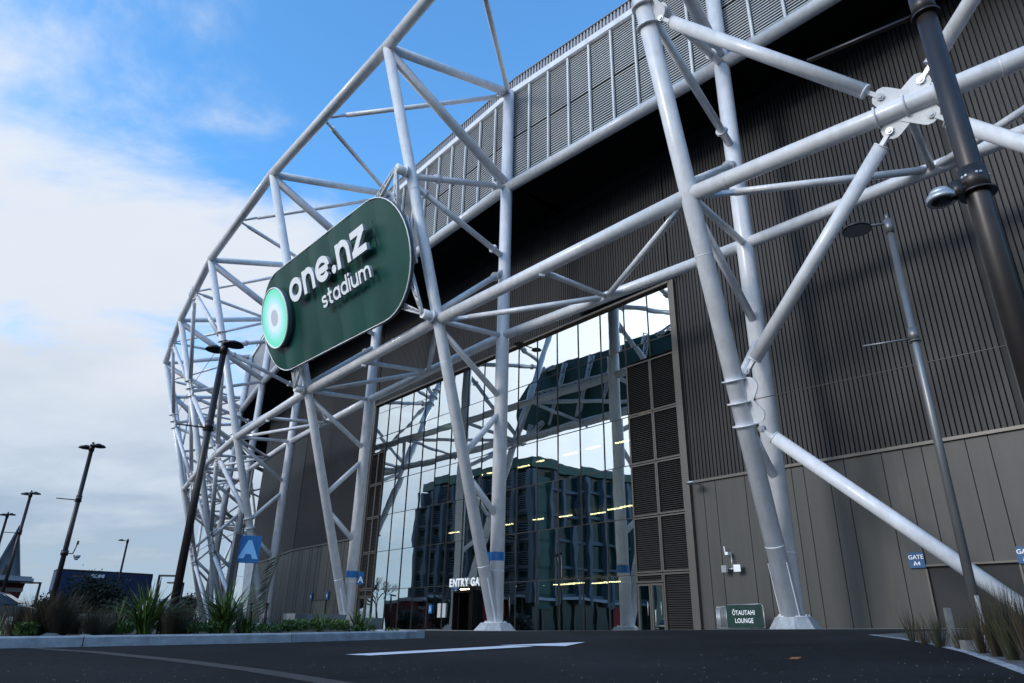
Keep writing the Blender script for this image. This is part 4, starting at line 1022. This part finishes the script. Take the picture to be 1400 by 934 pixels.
flax(bed(158, 1.6), .8, 30, 'short flax just left of the largest clump', 'flax', 1.2, seed=15)
flax(bed(4, 2.0), .5, 16, 'small flax at the left edge of the bed', seed=9)
for i, (px, bk, h, lab, m, n) in enumerate([(52, .9, .95, 'wide dark brown tussock left of the second lamp post', 'tuss', 420), (78, .7, 1.05, 'tall dark brown tussock at the foot of the second lamp post', 'tuss', 420),
        (24, 1.5, .8, 'brown tussock near the left edge in front of the parked car', 'tuss', 300), (126, .6, .62, 'short brown tussock between the lamp post and the largest flax', 'tuss', 300), (142, 1.4, .7, 'olive tussock behind the short brown one', 'tussg', 260),
        (236, .6, .8, 'rusty brown tussock right of the largest flax', 'tuss', 360), (252, 1.4, .8, 'olive tussock behind the rusty brown one', 'tussg', 260), (330, 1.5, .7, 'dark tussock right of the tall flax', 'tussg', 220), (160, 2.2, .7, 'brown tussock at the back of the bed beside the largest flax', 'tuss', 240), (100, 2.0, .8, 'brown tussock at the back of the bed behind the lamp post', 'tuss', 240)]):
    tussock(bed(px, bk), h*.74, lab, m, int(n*1.2), .36, .004, i+20)
gcm = MB(); rg = random.Random(4)
for (p0, p1, bk0, bk1, n, h) in ((255, 300, .3, 1.2, 800, .2), (385, 475, .3, 1.6, 2600, .24), (345, 400, .3, .8, 500, .17), (20, 48, .35, .9, 900, .2), (470, 515, .3, 1, 300, .12), (160, 180, .3, .6, 400, .2), (520, 545, .3, .6, 60, .06)):
    for i in range(n):
        q = bed(rg.uniform(p0, p1), rg.uniform(bk0, bk1)); a = rg.uniform(0, 6.28); hh = h*rg.uniform(.2, 1)
        d = V((cos(a), sin(a), rg.uniform(.2, 1.4)))*.06; s = V((-sin(a), cos(a), 0))*.018
        c = q+V((0, 0, hh)); gcm.add([c, c+d*.5+s, c+d, c+d*.5-s], [(0, 1, 2, 3)])
o = kind(gcm.build('ground_cover', 'gc'), 'stuff'); tag(o, 'low bright green leafy ground cover between the flaxes behind the kerb', 'ground cover')
# fern-like sapling
sp_ = bed(357, 2.2); o = thing('arching_sapling', 'dark sapling with a feathery arching frond standing against the fourth leg', 'plant', sp_)
pts = [V((0, 0, 0)), V((.03, 0, .5)), V((.0, 0, 1.0)), V((.12, 0, 1.5)), V((.2, 0, 1.75))]
part(MB().path([sp_+p for p in pts], .012, 6), 'stem', 'bark', o)
mb = MB(); r = random.Random(9)
for i in range(44):
    f = i/44; z = .45+1.3*f; a = r.uniform(0, 6.3) if f < .0 else (pi+r.uniform(-.5, .5)); b = sp_+V((.03+.15*f*f, 0, z)); d = V((cos(a)*.3, sin(a)*.3, -.22)); s = V((0, 0, .007))
    mb.add([b-s, b+s, b+d*.6+s*.6+V((0, 0, .03)), b+d], [(0, 1, 2, 3)])
part(mb, 'fronds', 'leafd', o)
# rocks in the bed
for i, (px, bk, s) in enumerate(((70, .35, .2), (118, .35, .17), (372, .4, .13), (527, .5, .08))):
    q = bed(px, bk); mb = MB(); r = random.Random(i); nn = 9; vs = []
    for a in range(3):
        for b in range(nn): rr = s*(1, .8, .35)[a]*r.uniform(.8, 1.15); vs.append((q.x+rr*cos(b*2*pi/nn), q.y+rr*sin(b*2*pi/nn), q.z-.05+(0, .09, .13)[a]*s/.2))
    mb.add(vs, [(a*nn+b, a*nn+(b+1) % nn, (a+1)*nn+(b+1) % nn, (a+1)*nn+b) for a in range(2) for b in range(nn)]+[tuple(range(2*nn, 3*nn))])
    o = mb.build('rock', 'rock'); tag(o, ('flat pale rock left of the second lamp post foot', 'flat pale rock beside the short brown tussock', 'brownish rock under the drooping flax', 'small stone near the right end of the kerb')[i], 'rock')

# concrete seats and posts behind the bed
def block(px0, px1, dist, h, lab, m='seat', z0=None):
    a = hdist(px0, 850, dist); b = hdist(px1, 850, dist+.4); c = (a+b)/2; g = G(c.x, c.y); X = (b-a); X.z = 0; L_ = X.length; X.normalize(); Y = V((-X.y, X.x, 0))
    mb = MB(); vs = [V((c.x, c.y, g-.1))+X*x*L_/2*s+Y*y*.35*s+V((0, 0, z)) for z, s in ((0, .92), (h+.1, 1.0)) for x, y in ((-1, -1), (1, -1), (1, 1), (-1, 1))]
    mb.add(vs, [(0, 1, 2, 3)[::-1], (4, 5, 6, 7)]+[(i, (i+1) % 4, 4+(i+1) % 4, 4+i) for i in range(4)]); o = mb.build('concrete_block', m, loc=(c.x, c.y, g)); tag(o, lab, 'concrete block', 'concrete seats behind the planting')
block(394, 411, 30, .62, 'grey concrete seat block behind the ground cover below the far service door')
block(412, 470, 31, .62, 'long concrete seat block behind the small sparse flax')
block(478, 519, 29, .48, 'tapered concrete seat block right of the rounded flax')
block(110, 165, 30, .55, 'weathered concrete wall piece behind the short brown tussock')
for px, d_, h, w, lab in ((331, 33, 1.9, .26, 'square grey concrete post right of the blue A panel post'),):
    q = hdist(px, 850, d_); g = G(q.x, q.y); z1 = d_*ray(px, 767).z/hypot(ray(px, 767).x, ray(px, 767).y)
    o = MB().box((q.x, q.y, (g+z1)/2), w*1.2, w*1.2, z1-g).build('concrete_post', 'conc'); tag(o, lab, 'post')
for px, lab in ((326, 'short black bollard left of the fourth legs'), (339, 'black bollard right of the square concrete post'), (361, 'black bollard at the foot of the fourth legs')):
    q = hdist(px, 850, 30); g = G(q.x, q.y); o = MB().tube((q.x, q.y, g-.1), (q.x, q.y, g+.95), .09, n=12).tube((q.x, q.y, g+.95), (q.x, q.y, g+1.0), .1, n=12).build('bollard', 'darkpole'); tag(o, lab, 'bollard', 'black bollards behind the bed')

# parked car at the left edge ------------------------------------------------
def car(px, dist, lab):
    c = hdist(px, 860, dist); g = G(c.x, c.y); X = V((.93, .36, 0)).normalized(); Y = V((-X.y, X.x, 0))
    o = thing('parked_car', lab, 'car', (c.x, c.y, g))
    prof = [(-2.2, .35), (-2.25, .75), (-2.1, .98), (-1.55, 1.05), (-.9, 1.52), (-.3, 1.62), (.7, 1.58), (1.5, 1.12), (2.1, .95), (2.25, .7), (2.2, .35)]
    def P_(x, y, z): return V((c.x, c.y, g))+X*x+Y*y+V((0, 0, z))
    mb = MB(); n = len(prof); vs = []
    for y, inset in ((-.88, 1), (-.8, 0), (.8, 0), (.88, 1)):
        for x, z in prof:
            zz = z; k_ = 1
            if inset == 1 and z > 1.06: zz = 1.04
            vs.append(P_(x, y*(1 if z < 1.1 or inset == 1 else .82), zz))
    fs = [tuple(range(n)), tuple(range(4*n-1, 3*n-1, -1))]
    for a in range(3):
        for i in range(n): fs.append((a*n+i, a*n+(i+1) % n, (a+1)*n+(i+1) % n, (a+1)*n+i))
    mb.add(vs, fs); part(mb, 'body', 'carbody', o)
    for s in (-1, 1):
        part(MB().prism([P_(-1.35, s*.80, 1.1), P_(-.85, s*.71, 1.46), P_(.6, s*.71, 1.48), P_(1.25, s*.80, 1.12)], Y*s*.02), 'side_window', 'carglass', o)
        part(MB().tube(P_(-.95, s*.66, 1.64), P_(.75, s*.66, 1.64), .025, n=8), 'roof_rail', 'chrome', o)
        for x in (-1.4, 1.4):
            w_ = part(MB().tube(P_(x, s*.7, .33), P_(x, s*.92, .33), .33, n=20), 'wheel', 'tyre', o); part(MB().tube(P_(x, s*.92, .33), P_(x, s*.935, .33), .2, n=14), 'rim', 'steel', w_)
        part(MB().box(P_(2.14, s*.6, .78), .2, .3, .14, X, Y), 'headlight', 'chrome', o)
    part(MB().prism([P_(.78, -.62, 1.56), P_(.78, .62, 1.56), P_(1.46, .72, 1.17), P_(1.46, -.72, 1.17)], V((.02, 0, .03))), 'windscreen', 'carglass', o)
car(-28, 46, 'charcoal parked car with pale roof rail at the left edge behind the planting')

# right-hand gravel verge, line, markings ------------------------------------
ln = [gpt(1190, 868.2), gpt(1230, 873.5), gpt(1275, 881), gpt(1325, 893), gpt(1372, 909), gpt(1430, 930), gpt(1500, 958)]
print('line', ln)
prs = []
for i, p in enumerate(ln):
    a = ln[max(0, i-1)]; b = ln[min(len(ln)-1, i+1)]; d = (b-a); d.z = 0; d.normalize(); n = V((-d.y, d.x, 0)); prs.append(((p-n*.06).xy, (p+n*.06).xy))
gsheet('painted_edge_line', prs, 'aw', .008)
prs = []
for p in ln: prs.append(((p.x, p.y), (p.x+9, p.y+7)))
gsheet('gravel_verge', prs, 'gravel', .004, 6)
poly = [(472, 895.6), (500, 896.2), (770, 880.4), (800, 877.2), (690, 880.6), (682, 882.2)]
def mark(name, pxs, m, lift=.006):
    pts = [gpt(x, y, lift) for x, y in pxs]; o = MB().add(pts, [tuple(range(len(pts)))]).build(name, m); o['kind'] = 'structure'
def streaks(m, amt, sx, sz):
    nt = m.node_tree; b = nt.nodes['Principled BSDF']; src = b.inputs['Base Color'].links[0].from_socket; tc = nt.nodes.new('ShaderNodeTexCoord')
    mp = nt.nodes.new('ShaderNodeMapping'); mp.inputs['Scale'].default_value = (sx, sx, sz); nt.links.new(tc.outputs['Object'], mp.inputs[0])
    n = nt.nodes.new('ShaderNodeTexNoise'); n.inputs['Scale'].default_value = 1; n.inputs['Detail'].default_value = 6; n.inputs['Roughness'].default_value = .7; nt.links.new(mp.outputs[0], n.inputs['Vector'])
    r = nt.nodes.new('ShaderNodeMapRange'); r.inputs[1].default_value = .35; r.inputs[2].default_value = .7; r.inputs[3].default_value = 1; r.inputs[4].default_value = 1-amt; nt.links.new(n.outputs[0], r.inputs[0])
    v = nt.nodes.new('ShaderNodeVectorMath'); v.operation = 'SCALE'; nt.links.new(src, v.inputs[0]); nt.links.new(r.outputs[0], v.inputs['Scale']); nt.links.new(v.outputs[0], b.inputs['Base Color'])
def vary(m, amt):
    nt = m.node_tree; b = nt.nodes['Principled BSDF']; src = b.inputs['Base Color'].links[0].from_socket; oi = nt.nodes.new('ShaderNodeObjectInfo')
    r = nt.nodes.new('ShaderNodeMapRange'); r.inputs[3].default_value = 1-amt; r.inputs[4].default_value = 1+amt; nt.links.new(oi.outputs['Random'], r.inputs[0])
    v = nt.nodes.new('ShaderNodeVectorMath'); v.operation = 'SCALE'; nt.links.new(src, v.inputs[0]); nt.links.new(r.outputs[0], v.inputs['Scale']); nt.links.new(v.outputs[0], b.inputs['Base Color'])
vary(MT['panel'], .10); vary(MT['rib'], .22); vary(MT['louv'], .07); vary(MT['green'], .10); vary(MT['flax'], .35)
streaks(MT['white'], .17, 3.2, .35); streaks(MT['panel'], .3, 2.4, .22); streaks(MT['rib'], .4, 2.0, .12); streaks(MT['conc'], .35, 5, 1.2); streaks(MT['kerb'], .35, 2.0, 6)
MT['paint'] = mat('white_road_paint', (.62, .65, .7), .7); patchy(MT['paint'], (.62, .65, .7), (.16, .16, .17), 9, .36)
mark('painted_arrow_shaft', [(472, 894.8), (505, 896.2), (730, 884.0), (700, 882.4)], 'paint')
mark('painted_arrow_head', [(682, 882.2), (773, 883.4), (800, 877.8)], 'paint', .010)
gl = [gpt(45, 886.5), gpt(130, 892), gpt(240, 903), gpt(350, 917), gpt(480, 938), gpt(600, 962)]
prs = []
for i, p in enumerate(gl):
    a = gl[max(0, i-1)]; b = gl[min(len(gl)-1, i+1)]; d = (b-a); d.z = 0; d.normalize(); n = V((-d.y, d.x, 0)); prs.append(((p-n*.12).xy, (p+n*.12).xy))
gsheet('worn_line', prs, 'oldline', .004)
# scattered grit and leaves on the asphalt
mb = MB(); r = random.Random(12)
for i in range(520):
    q = gpt(r.uniform(-20, 1420), 868+r.random()**.6*85); s = r.uniform(.003, .011); a = r.uniform(0, 6.3); h = r.uniform(.002, .008)
    if q.length > 40: continue
    u = V((cos(a), sin(a), 0))*s; v = V((-sin(a), cos(a), 0))*s*.6; q = gxy(q.x, q.y)
    mb.add([q-u, q+v*1.1, q+u, q-v, q+V((0, 0, h))], [(0, 1, 4), (1, 2, 4), (2, 3, 4), (3, 0, 4)])
o = kind(mb.build('grit', 'rock'), 'stuff'); tag(o, 'scattered grit and leaf scraps lying on the dark asphalt', 'grit')
q = gpt(1087, 902.5); lf_ = MB(); lf_.add([V((-.07, 0, .005)), V((-.02, .03, .025)), V((.05, .025, .012)), V((.08, -.005, .03)), V((.02, -.03, .008))], [(0, 1, 2, 3, 4)])
o = lf_.build('fallen_leaf', mat('dry_leaf', (.22, .09, .03), .8)); o.location = gxy(q.x, q.y, .004); tag(o, 'single dry orange leaf lying on the asphalt before the near plinth', 'leaf')
# added pale paving beyond the crest to bounce light onto the lower legs
prs = []
for k, j in ((0, 1), (1, 2), (2, 3), (3, 4), (4, 5), (5, 6)):
    a = V((*R[k], 0)); b = V((*R[j], 0)); t = (b-a).normalized(); n = V((-t.y, t.x, 0))
    for f in range(6):
        p = a.lerp(b, f/6); q0 = p+n*6.0; q1 = p-n*(4.6 if k < 4 else 4.2)
        if k == 0 and q0.x > 19: continue
        prs.append((q0.xy, q1.xy))
gsheet('added_bounce_paving', prs, 'bounce_paving', .006, 12)
# right verge plants
def vbase(px, dist): q = hdist(px, 868, dist); return V((q.x, q.y, G(q.x, q.y)))
for i, (px, d_, h, m, n, lab) in enumerate([(1246, 14.0, .85, 'tussg', 150, 'thin dark tussock at the left end of the right-hand verge'), (1262, 13.0, .6, 'tuss', 140, 'pale low tussock second from the left on the verge'), (1282, 12.0, .75, 'tussg', 240, 'dense olive tussock left of the stone post'),
        (1312, 11.5, .5, 'tuss', 180, 'short tussock right of the stone post'), (1338, 10.5, .85, 'tuss', 260, 'brown tussock at the foot of the silver lamp post'), (1356, 9.8, 1.15, 'tuss', 300, 'tall brown tussock in front of the lower brace'),
        (1378, 9.2, 1.2, 'tussg', 320, 'tall olive tussock near the right edge'), (1402, 8.8, 1.1, 'tuss', 320, 'tall tussock cut by the right edge'), (1322, 13.5, .7, 'tussg', 150, 'olive tussock far back behind the stone post'), (1366, 12.5, .8, 'tussg', 180, 'olive tussock behind the tall brown one')]):
    tussock(vbase(px, d_), h*.66, lab, m, int(n*.6), .2, .003, i+50, 'verge grasses')
q = vbase(1302, 12); vd = V((q.x, q.y, 0)).normalized(); s = V((vd.y, -vd.x, 0))
o = MB().box((0, 0, .2), .07, .07, .62).build('stone_post', 'rock'); o.location = q; tag(o, 'short rough pale stone post among the verge grasses', 'post')
q = vbase(1347, 11); o = MB().box((0, 0, .3), .035, .035, .7).build('marker_stake', 'conc'); o.location = q; tag(o, 'thin pale stake behind the silver lamp post', 'stake')
q = vbase(1322, 11.2); o = MB().box((0, 0, .05), .16, .13, .14).build('rock', 'rock'); o.location = q; tag(o, 'pale rock low among the grasses right of the stone post', 'rock')

# ------------------------------------------------------------------ distant buildings
# navy block
def vpt(px, py, dist): return hdist(px, py, dist)
nvb = thing('navy_building', 'distant dark navy building with cut-away lower corners and a central glazed opening', 'building', hdist(148, 845, 120))
D1, D2 = 125, 127
a = vpt(79, 781, D1); b = vpt(209, 789.5, D2); a.z = b.z = (a.z+b.z)/2+.2
zt_ = a.z; X = V((b.x-a.x, b.y-a.y, 0)); L_ = X.length; X.normalize(); Y = V((-X.y, X.x, 0)); Y = Y if Y.dot(a) > 0 else -Y
def nb_(x, z, y=0): return V((a.x, a.y, 0))+X*x*L_+Y*y+V((0, 0, z))
zmid = zt_*.50; zg = -.3
prof = [(0, zt_), (1, zt_), (1, zt_*.55), (.88, .8), (.80, zg), (.16, zg), (.11, .9), (.0, zt_*.62)]
# wall with opening: left, right, top pieces
part(MB().prism([nb_(0, zt_), nb_(.40, zt_), nb_(.40, zg), (nb_(.16, zg)), nb_(.11, .9), nb_(0, zt_*.62)], Y*5), 'wall', 'navy', nvb)
part(MB().prism([nb_(.40, zt_), nb_(.755, zt_), nb_(.755, zt_*.60), nb_(.40, zt_*.60)], Y*5), 'wall', 'navy', nvb)
part(MB().prism([nb_(.755, zt_), nb_(1, zt_), nb_(1, zt_*.55), nb_(.88, .8), nb_(.80, zg), nb_(.755, zg)], Y*5), 'wall', 'navy', nvb)
part(MB().box(nb_(.58, zt_*.3, 5), L_*.36, .3, zt_*.62, X, Y), 'glazing', 'stone', nvb)
for x in (.45, .52, .60, .68): part(MB().box(nb_(x, zt_*.3, 2), .55, .5, zt_*.62, X, Y), 'column', 'navy', nvb)
for q in range(4): part(MB().box(nb_(.355+.036*q, zt_*.925, -.1), L_*.03, .1, zt_*.07, X, Y), 'window', 'letter', nvb)
part(MB().box(nb_(.5, zt_+.1, 2.6), L_*1.0, 4.8, .3, X, Y), 'roof', 'ribback', nvb)
# red building with gable
rb = thing('red_building', 'low red building with white eaves at the left edge below the grey pointed gable', 'building', hdist(10, 845, 80))
a = vpt(-70, 790, 83); b = vpt(38, 787, 84); zt_ = (a.z+b.z)/2-.3; X = V((b.x-a.x, b.y-a.y, 0)); L_ = X.length; X.normalize(); Y = V((-X.y, X.x, 0)); Y = Y if Y.dot(a) > 0 else -Y
def rb_(x, z, y=0): return V((a.x, a.y, 0))+X*x*L_+Y*y+V((0, 0, z))
part(MB().prism([rb_(0, zt_), rb_(1.0, zt_), rb_(.9, -.4), rb_(0, -.4)], Y*10), 'wall', 'red', rb)
part(MB().box(rb_(.5, zt_-.75, -.06), L_*.97, .1, .35, X, Y), 'white_band', 'stone', rb)
mb = MB()
for q in range(40): mb.box(rb_((q+.5)/40*1.02, zt_+.32, 4), L_/55, 11, .22, X, Y)
part(MB().box(rb_(.51, zt_+.12, 4), L_*1.04, 12, .25, X, Y), 'roof', 'roofm', rb); kind(part(mb, 'roof_corrugations', 'roofm', rb), 'stuff')
part(MB().box(rb_(.51, zt_-.12, -1.9), L_*1.04, .12, .2, X, Y), 'gutter', 'ribback', rb)
gb = thing('gabled_hall', 'grey building with a steep pointed A-shaped gable rising behind the red building', 'building', hdist(15, 845, 100))
a = vpt(-16, 792, 102); b = vpt(30, 792, 102); pk = vpt(23, 720, 102); zt_ = pk.z
X = V((b.x-a.x, b.y-a.y, 0)); L_ = X.length; X.normalize(); Y = V((-X.y, X.x, 0)); Y = Y if Y.dot(a) > 0 else -Y
def gb_(x, z, y=0): return V((a.x, a.y, 0))+X*x*L_+Y*y+V((0, 0, z))
xp = .45
part(MB().prism([gb_(0, zt_*.42), gb_(xp, zt_), gb_(1.0, zt_*.30), gb_(1.0, -.4), gb_(0, -.4)], Y*2), 'hall_body', 'stone', gb)
part(MB().prism([gb_(-.05, zt_*.36, -1.5), gb_(xp, zt_, -1.5), gb_(xp-.02, zt_*.9, -1.5), gb_(-.05, zt_*.27, -1.5)], Y*2.5), 'gable_beam', 'conc', gb)
part(MB().prism([gb_(xp-.01, zt_, -1.5), gb_(xp+.02, zt_, -1.5), gb_(1.06, zt_*.3, -1.5), gb_(1.0, zt_*.3, -1.5)], Y*2.5), 'gable_beam', 'conc', gb)
part(MB().prism([gb_(.25, zt_*.33, -.1), gb_(.42, zt_*.6, -.1), gb_(.7, zt_*.33, -.1)], Y*.05), 'gable_window', 'refglass', gb)

# low distant skyline beyond the navy building
for i, (p0, p1, d_, h, m, lab) in enumerate(((206, 262, 210, 5.5, 'stone', 'low grey flat-roofed building far behind the street lights'), (44, 80, 190, 3.4, 'stone', 'low pale shed between the red and navy buildings'))):
    a = hdist(p0, 848, d_); b = hdist(p1, 848, d_); c = (a+b)/2; X = (b-a); X.z = 0; L_ = X.length; X.normalize()
    o = thing('low_building', lab, 'building', (c.x, c.y, 0), 'far low buildings'); Y = V((-X.y, X.x, 0))
    part(MB().box((c.x, c.y, h/2-.3), L_, 9, h, X, Y), 'wall', m, o); part(MB().box((c.x, c.y, h), L_*1.03, 9.6, .5, X, Y), 'roof', 'roofm', o)
    for q in range(6): part(MB().box(V((c.x, c.y, h*.55))+X*L_*(-.42+.165*q)-Y*4.55, L_*.09, .15, h*.3, X, Y), 'window', 'refglass', o)

# trees ------------------------------------------------------------------
def tree(px, dist, h, cw, lab, m='leafd', n=1500, bare=False, seed=0, pos=None, leaf=.3):
    q = hdist(px, 850, dist) if pos is None else V((pos[0], pos[1], 0)); g = G(q.x, q.y) if pos is None else 0; r = random.Random(seed); b = V((q.x, q.y, g))
    o = thing('bare_tree' if bare else 'leafy_tree', lab, 'tree', b)
    tr = MB(); tr.tube(b, b+V((0, 0, h*.4)), h*.025, h*.016, n=8)
    cl = []
    def grow(p, d, L_, rad, lev):
        e = p+d*L_; tr.tube(p, e, rad, rad*.6, n=5, caps=False)
        if lev == 0: cl.append(e); return
        for i in range(3 if not bare else 4):
            dd = (d+V((r.uniform(-1, 1), r.uniform(-1, 1), r.uniform(-.1, .7)))*.75).normalized(); grow(e, dd, L_*r.uniform(.6, .85), rad*.6, lev-1)
        cl.append(e)
    for i in range(5):
        a = i*2*pi/5+r.random(); grow(b+V((0, 0, h*(.25+.04*i))), V((cos(a)*.7, sin(a)*.7, .8)).normalized(), h*.2, h*.012, 3 if bare else 2)
    part(tr, 'trunk', 'bark', o)
    if not bare or n:
        mb = MB()
        for i in range(n):
            c = r.choice(cl)+V((r.gauss(0, 1), r.gauss(0, 1), r.gauss(0, .8)))*cw*.13
            u = V((r.uniform(-1, 1), r.uniform(-1, 1), r.uniform(-1, 1))).normalized(); w = u.cross(V((r.random(), r.random(), 1))).normalized(); s = leaf*r.uniform(.5, 1.2)
            mb.add([c-u*s, c+w*s*.5, c+u*s, c-w*s*.5], [(0, 1, 2, 3)])
        part(mb, 'crown', m, o)
tree(124, 72, 2.9, 7.5, 'dark dense evergreen tree in front of the navy building', n=5200, seed=1, leaf=.2)
tree(98, 80, 2.0, 5, 'lower dark tree left of the dense evergreen', n=2000, seed=2, leaf=.18)
tree(262, 110, 4.4, 3.6, 'half-bare tree beside the foot of the far left truss legs', n=900, seed=3, leaf=.28)
tree(243, 125, 3.6, 3.6, 'small sparse tree left of the half-bare one', n=700, seed=4, leaf=.25)
tree(163, 60, 1.3, 4, 'low dark shrub in front of the navy building opening', n=1500, seed=5, leaf=.2)
tree(60, 95, 2.8, 4, 'low dark bush between the red and navy buildings', n=1200, seed=6, leaf=.25)

# ------------------------------------------------------------------ buildings across the forecourt (seen mirrored in the glass)
ob = thing('office_building', 'teal office block with blue-grey precast fins seen only as a reflection in the glass', 'building', (-50, 54.5, 0))
cr_ = V((-49.9, 54.4, 0)); lf = V((-67.8, 76.6, 0)); rt = V((-67.3, 38.2, 0)); H = 24.0
def face(a, b, kind_):
    X = (b-a); L_ = X.length; X.normalize(); Y = V((-X.y, X.x, 0)); mid = (a+b)/2
    cen = V((-72, 57, 0)); Y = Y if Y.dot(mid-cen) > 0 else -Y
    def p(x, z, y=0): return a+X*x+Y*y+V((0, 0, z))
    part(MB().box(p(L_/2, H/2-1, -.4), L_, .6, H, X, Y), 'facade_wall', 'refglass', ob)
    part(MB().box(p(L_/2, H-1.0, .1), L_+.6, .9, 1.4, X, Y), 'parapet', 'mintdk', ob)
    fl_ = 6
    for q in range(1, fl_):
        part(MB().box(p(L_/2, 1+H/fl_*q*.93, .05), L_, .5, .4, X, Y), 'floor_band', 'fin', ob)
    nb2 = 8 if kind_ == 'fin' else 7
    for q in range(nb2+1):
        x = L_*q/nb2
        part(MB().box(p(x, (H-2+3.5)/2, .35), .75 if kind_ == 'fin' else .55, 1.0, H-5.5, X, Y), 'fin', 'fin', ob)
    for q in range(nb2):
        x = L_*(q+.5)/nb2
        if kind_ == 'fin':
            mb = MB()
            for f in range(fl_-1):
                for s in range(9): mb.box(p(x, 4.3+H/fl_*f*.93+s*.32, .3), L_/nb2-.9, .12, .1, X, Y)
            part(mb, 'sunshade_blades', 'fin', ob)
        elif q == nb2-1:
            part(MB().box(p(x, 12, .2), L_/nb2-.5, .2, 18, X, Y), 'teal_bay', 'mintdk', ob)
    for q in range(9): part(MB().box(p(L_*(.06+.11*q), 2.0, .1), .25, .3, 4.5, X, Y), 'shopfront_mullion', 'frame', ob)
    part(MB().box(p(L_*.5, 4.3, .4), L_, .8, .35, X, Y), 'canopy', 'roofm', ob)
    part(MB().box(p(L_*.3, 2.2, .2), L_*.18, .2, 3.2, X, Y), 'shop_panel', 'redp', ob)
face(cr_, lf, 'fin'); face(rt, cr_, 'grid')
part(MB().prism([cr_+V((0, 0, H-.4)), lf+V((0, 0, H-.4)), lf+V((-22, -8, H-.4)), rt+V((-16, 8, H-.4)), rt+V((0, 0, H-.4))], V((0, 0, .3))), 'roof', 'greyp', ob)
ph = thing('pale_gabled_hall', 'pale green gabled hall next to the teal office block seen only in the glass reflection', 'building', (-66, 28, 0))
part(MB().prism([V((-62, 34, -.5)), V((-62, 34, 9)), V((-64, 29, 17)), V((-67, 23, 8)), V((-67, 23, -.5))], V((-16, 3, 0))), 'hall', 'pale', ph)
part(MB().prism([V((-61.9, 33.6, 9.2)), V((-61.9, 33.6, 9.7)), V((-63.9, 29, 17.6)), V((-63.9, 29, 17.1))], V((-16, 3, 0))), 'roof', 'roofm', ph)
part(MB().box((-62.9, 31, 4), .3, 3, 6), 'window', 'refglass', ph)
tree(0, 0, 9, 6, 'bare winter tree across the forecourt seen only in the glass reflection', n=0, bare=True, seed=14, pos=(-66, 83))
print('objects', len(bpy.data.objects), 'ribs', nrib)
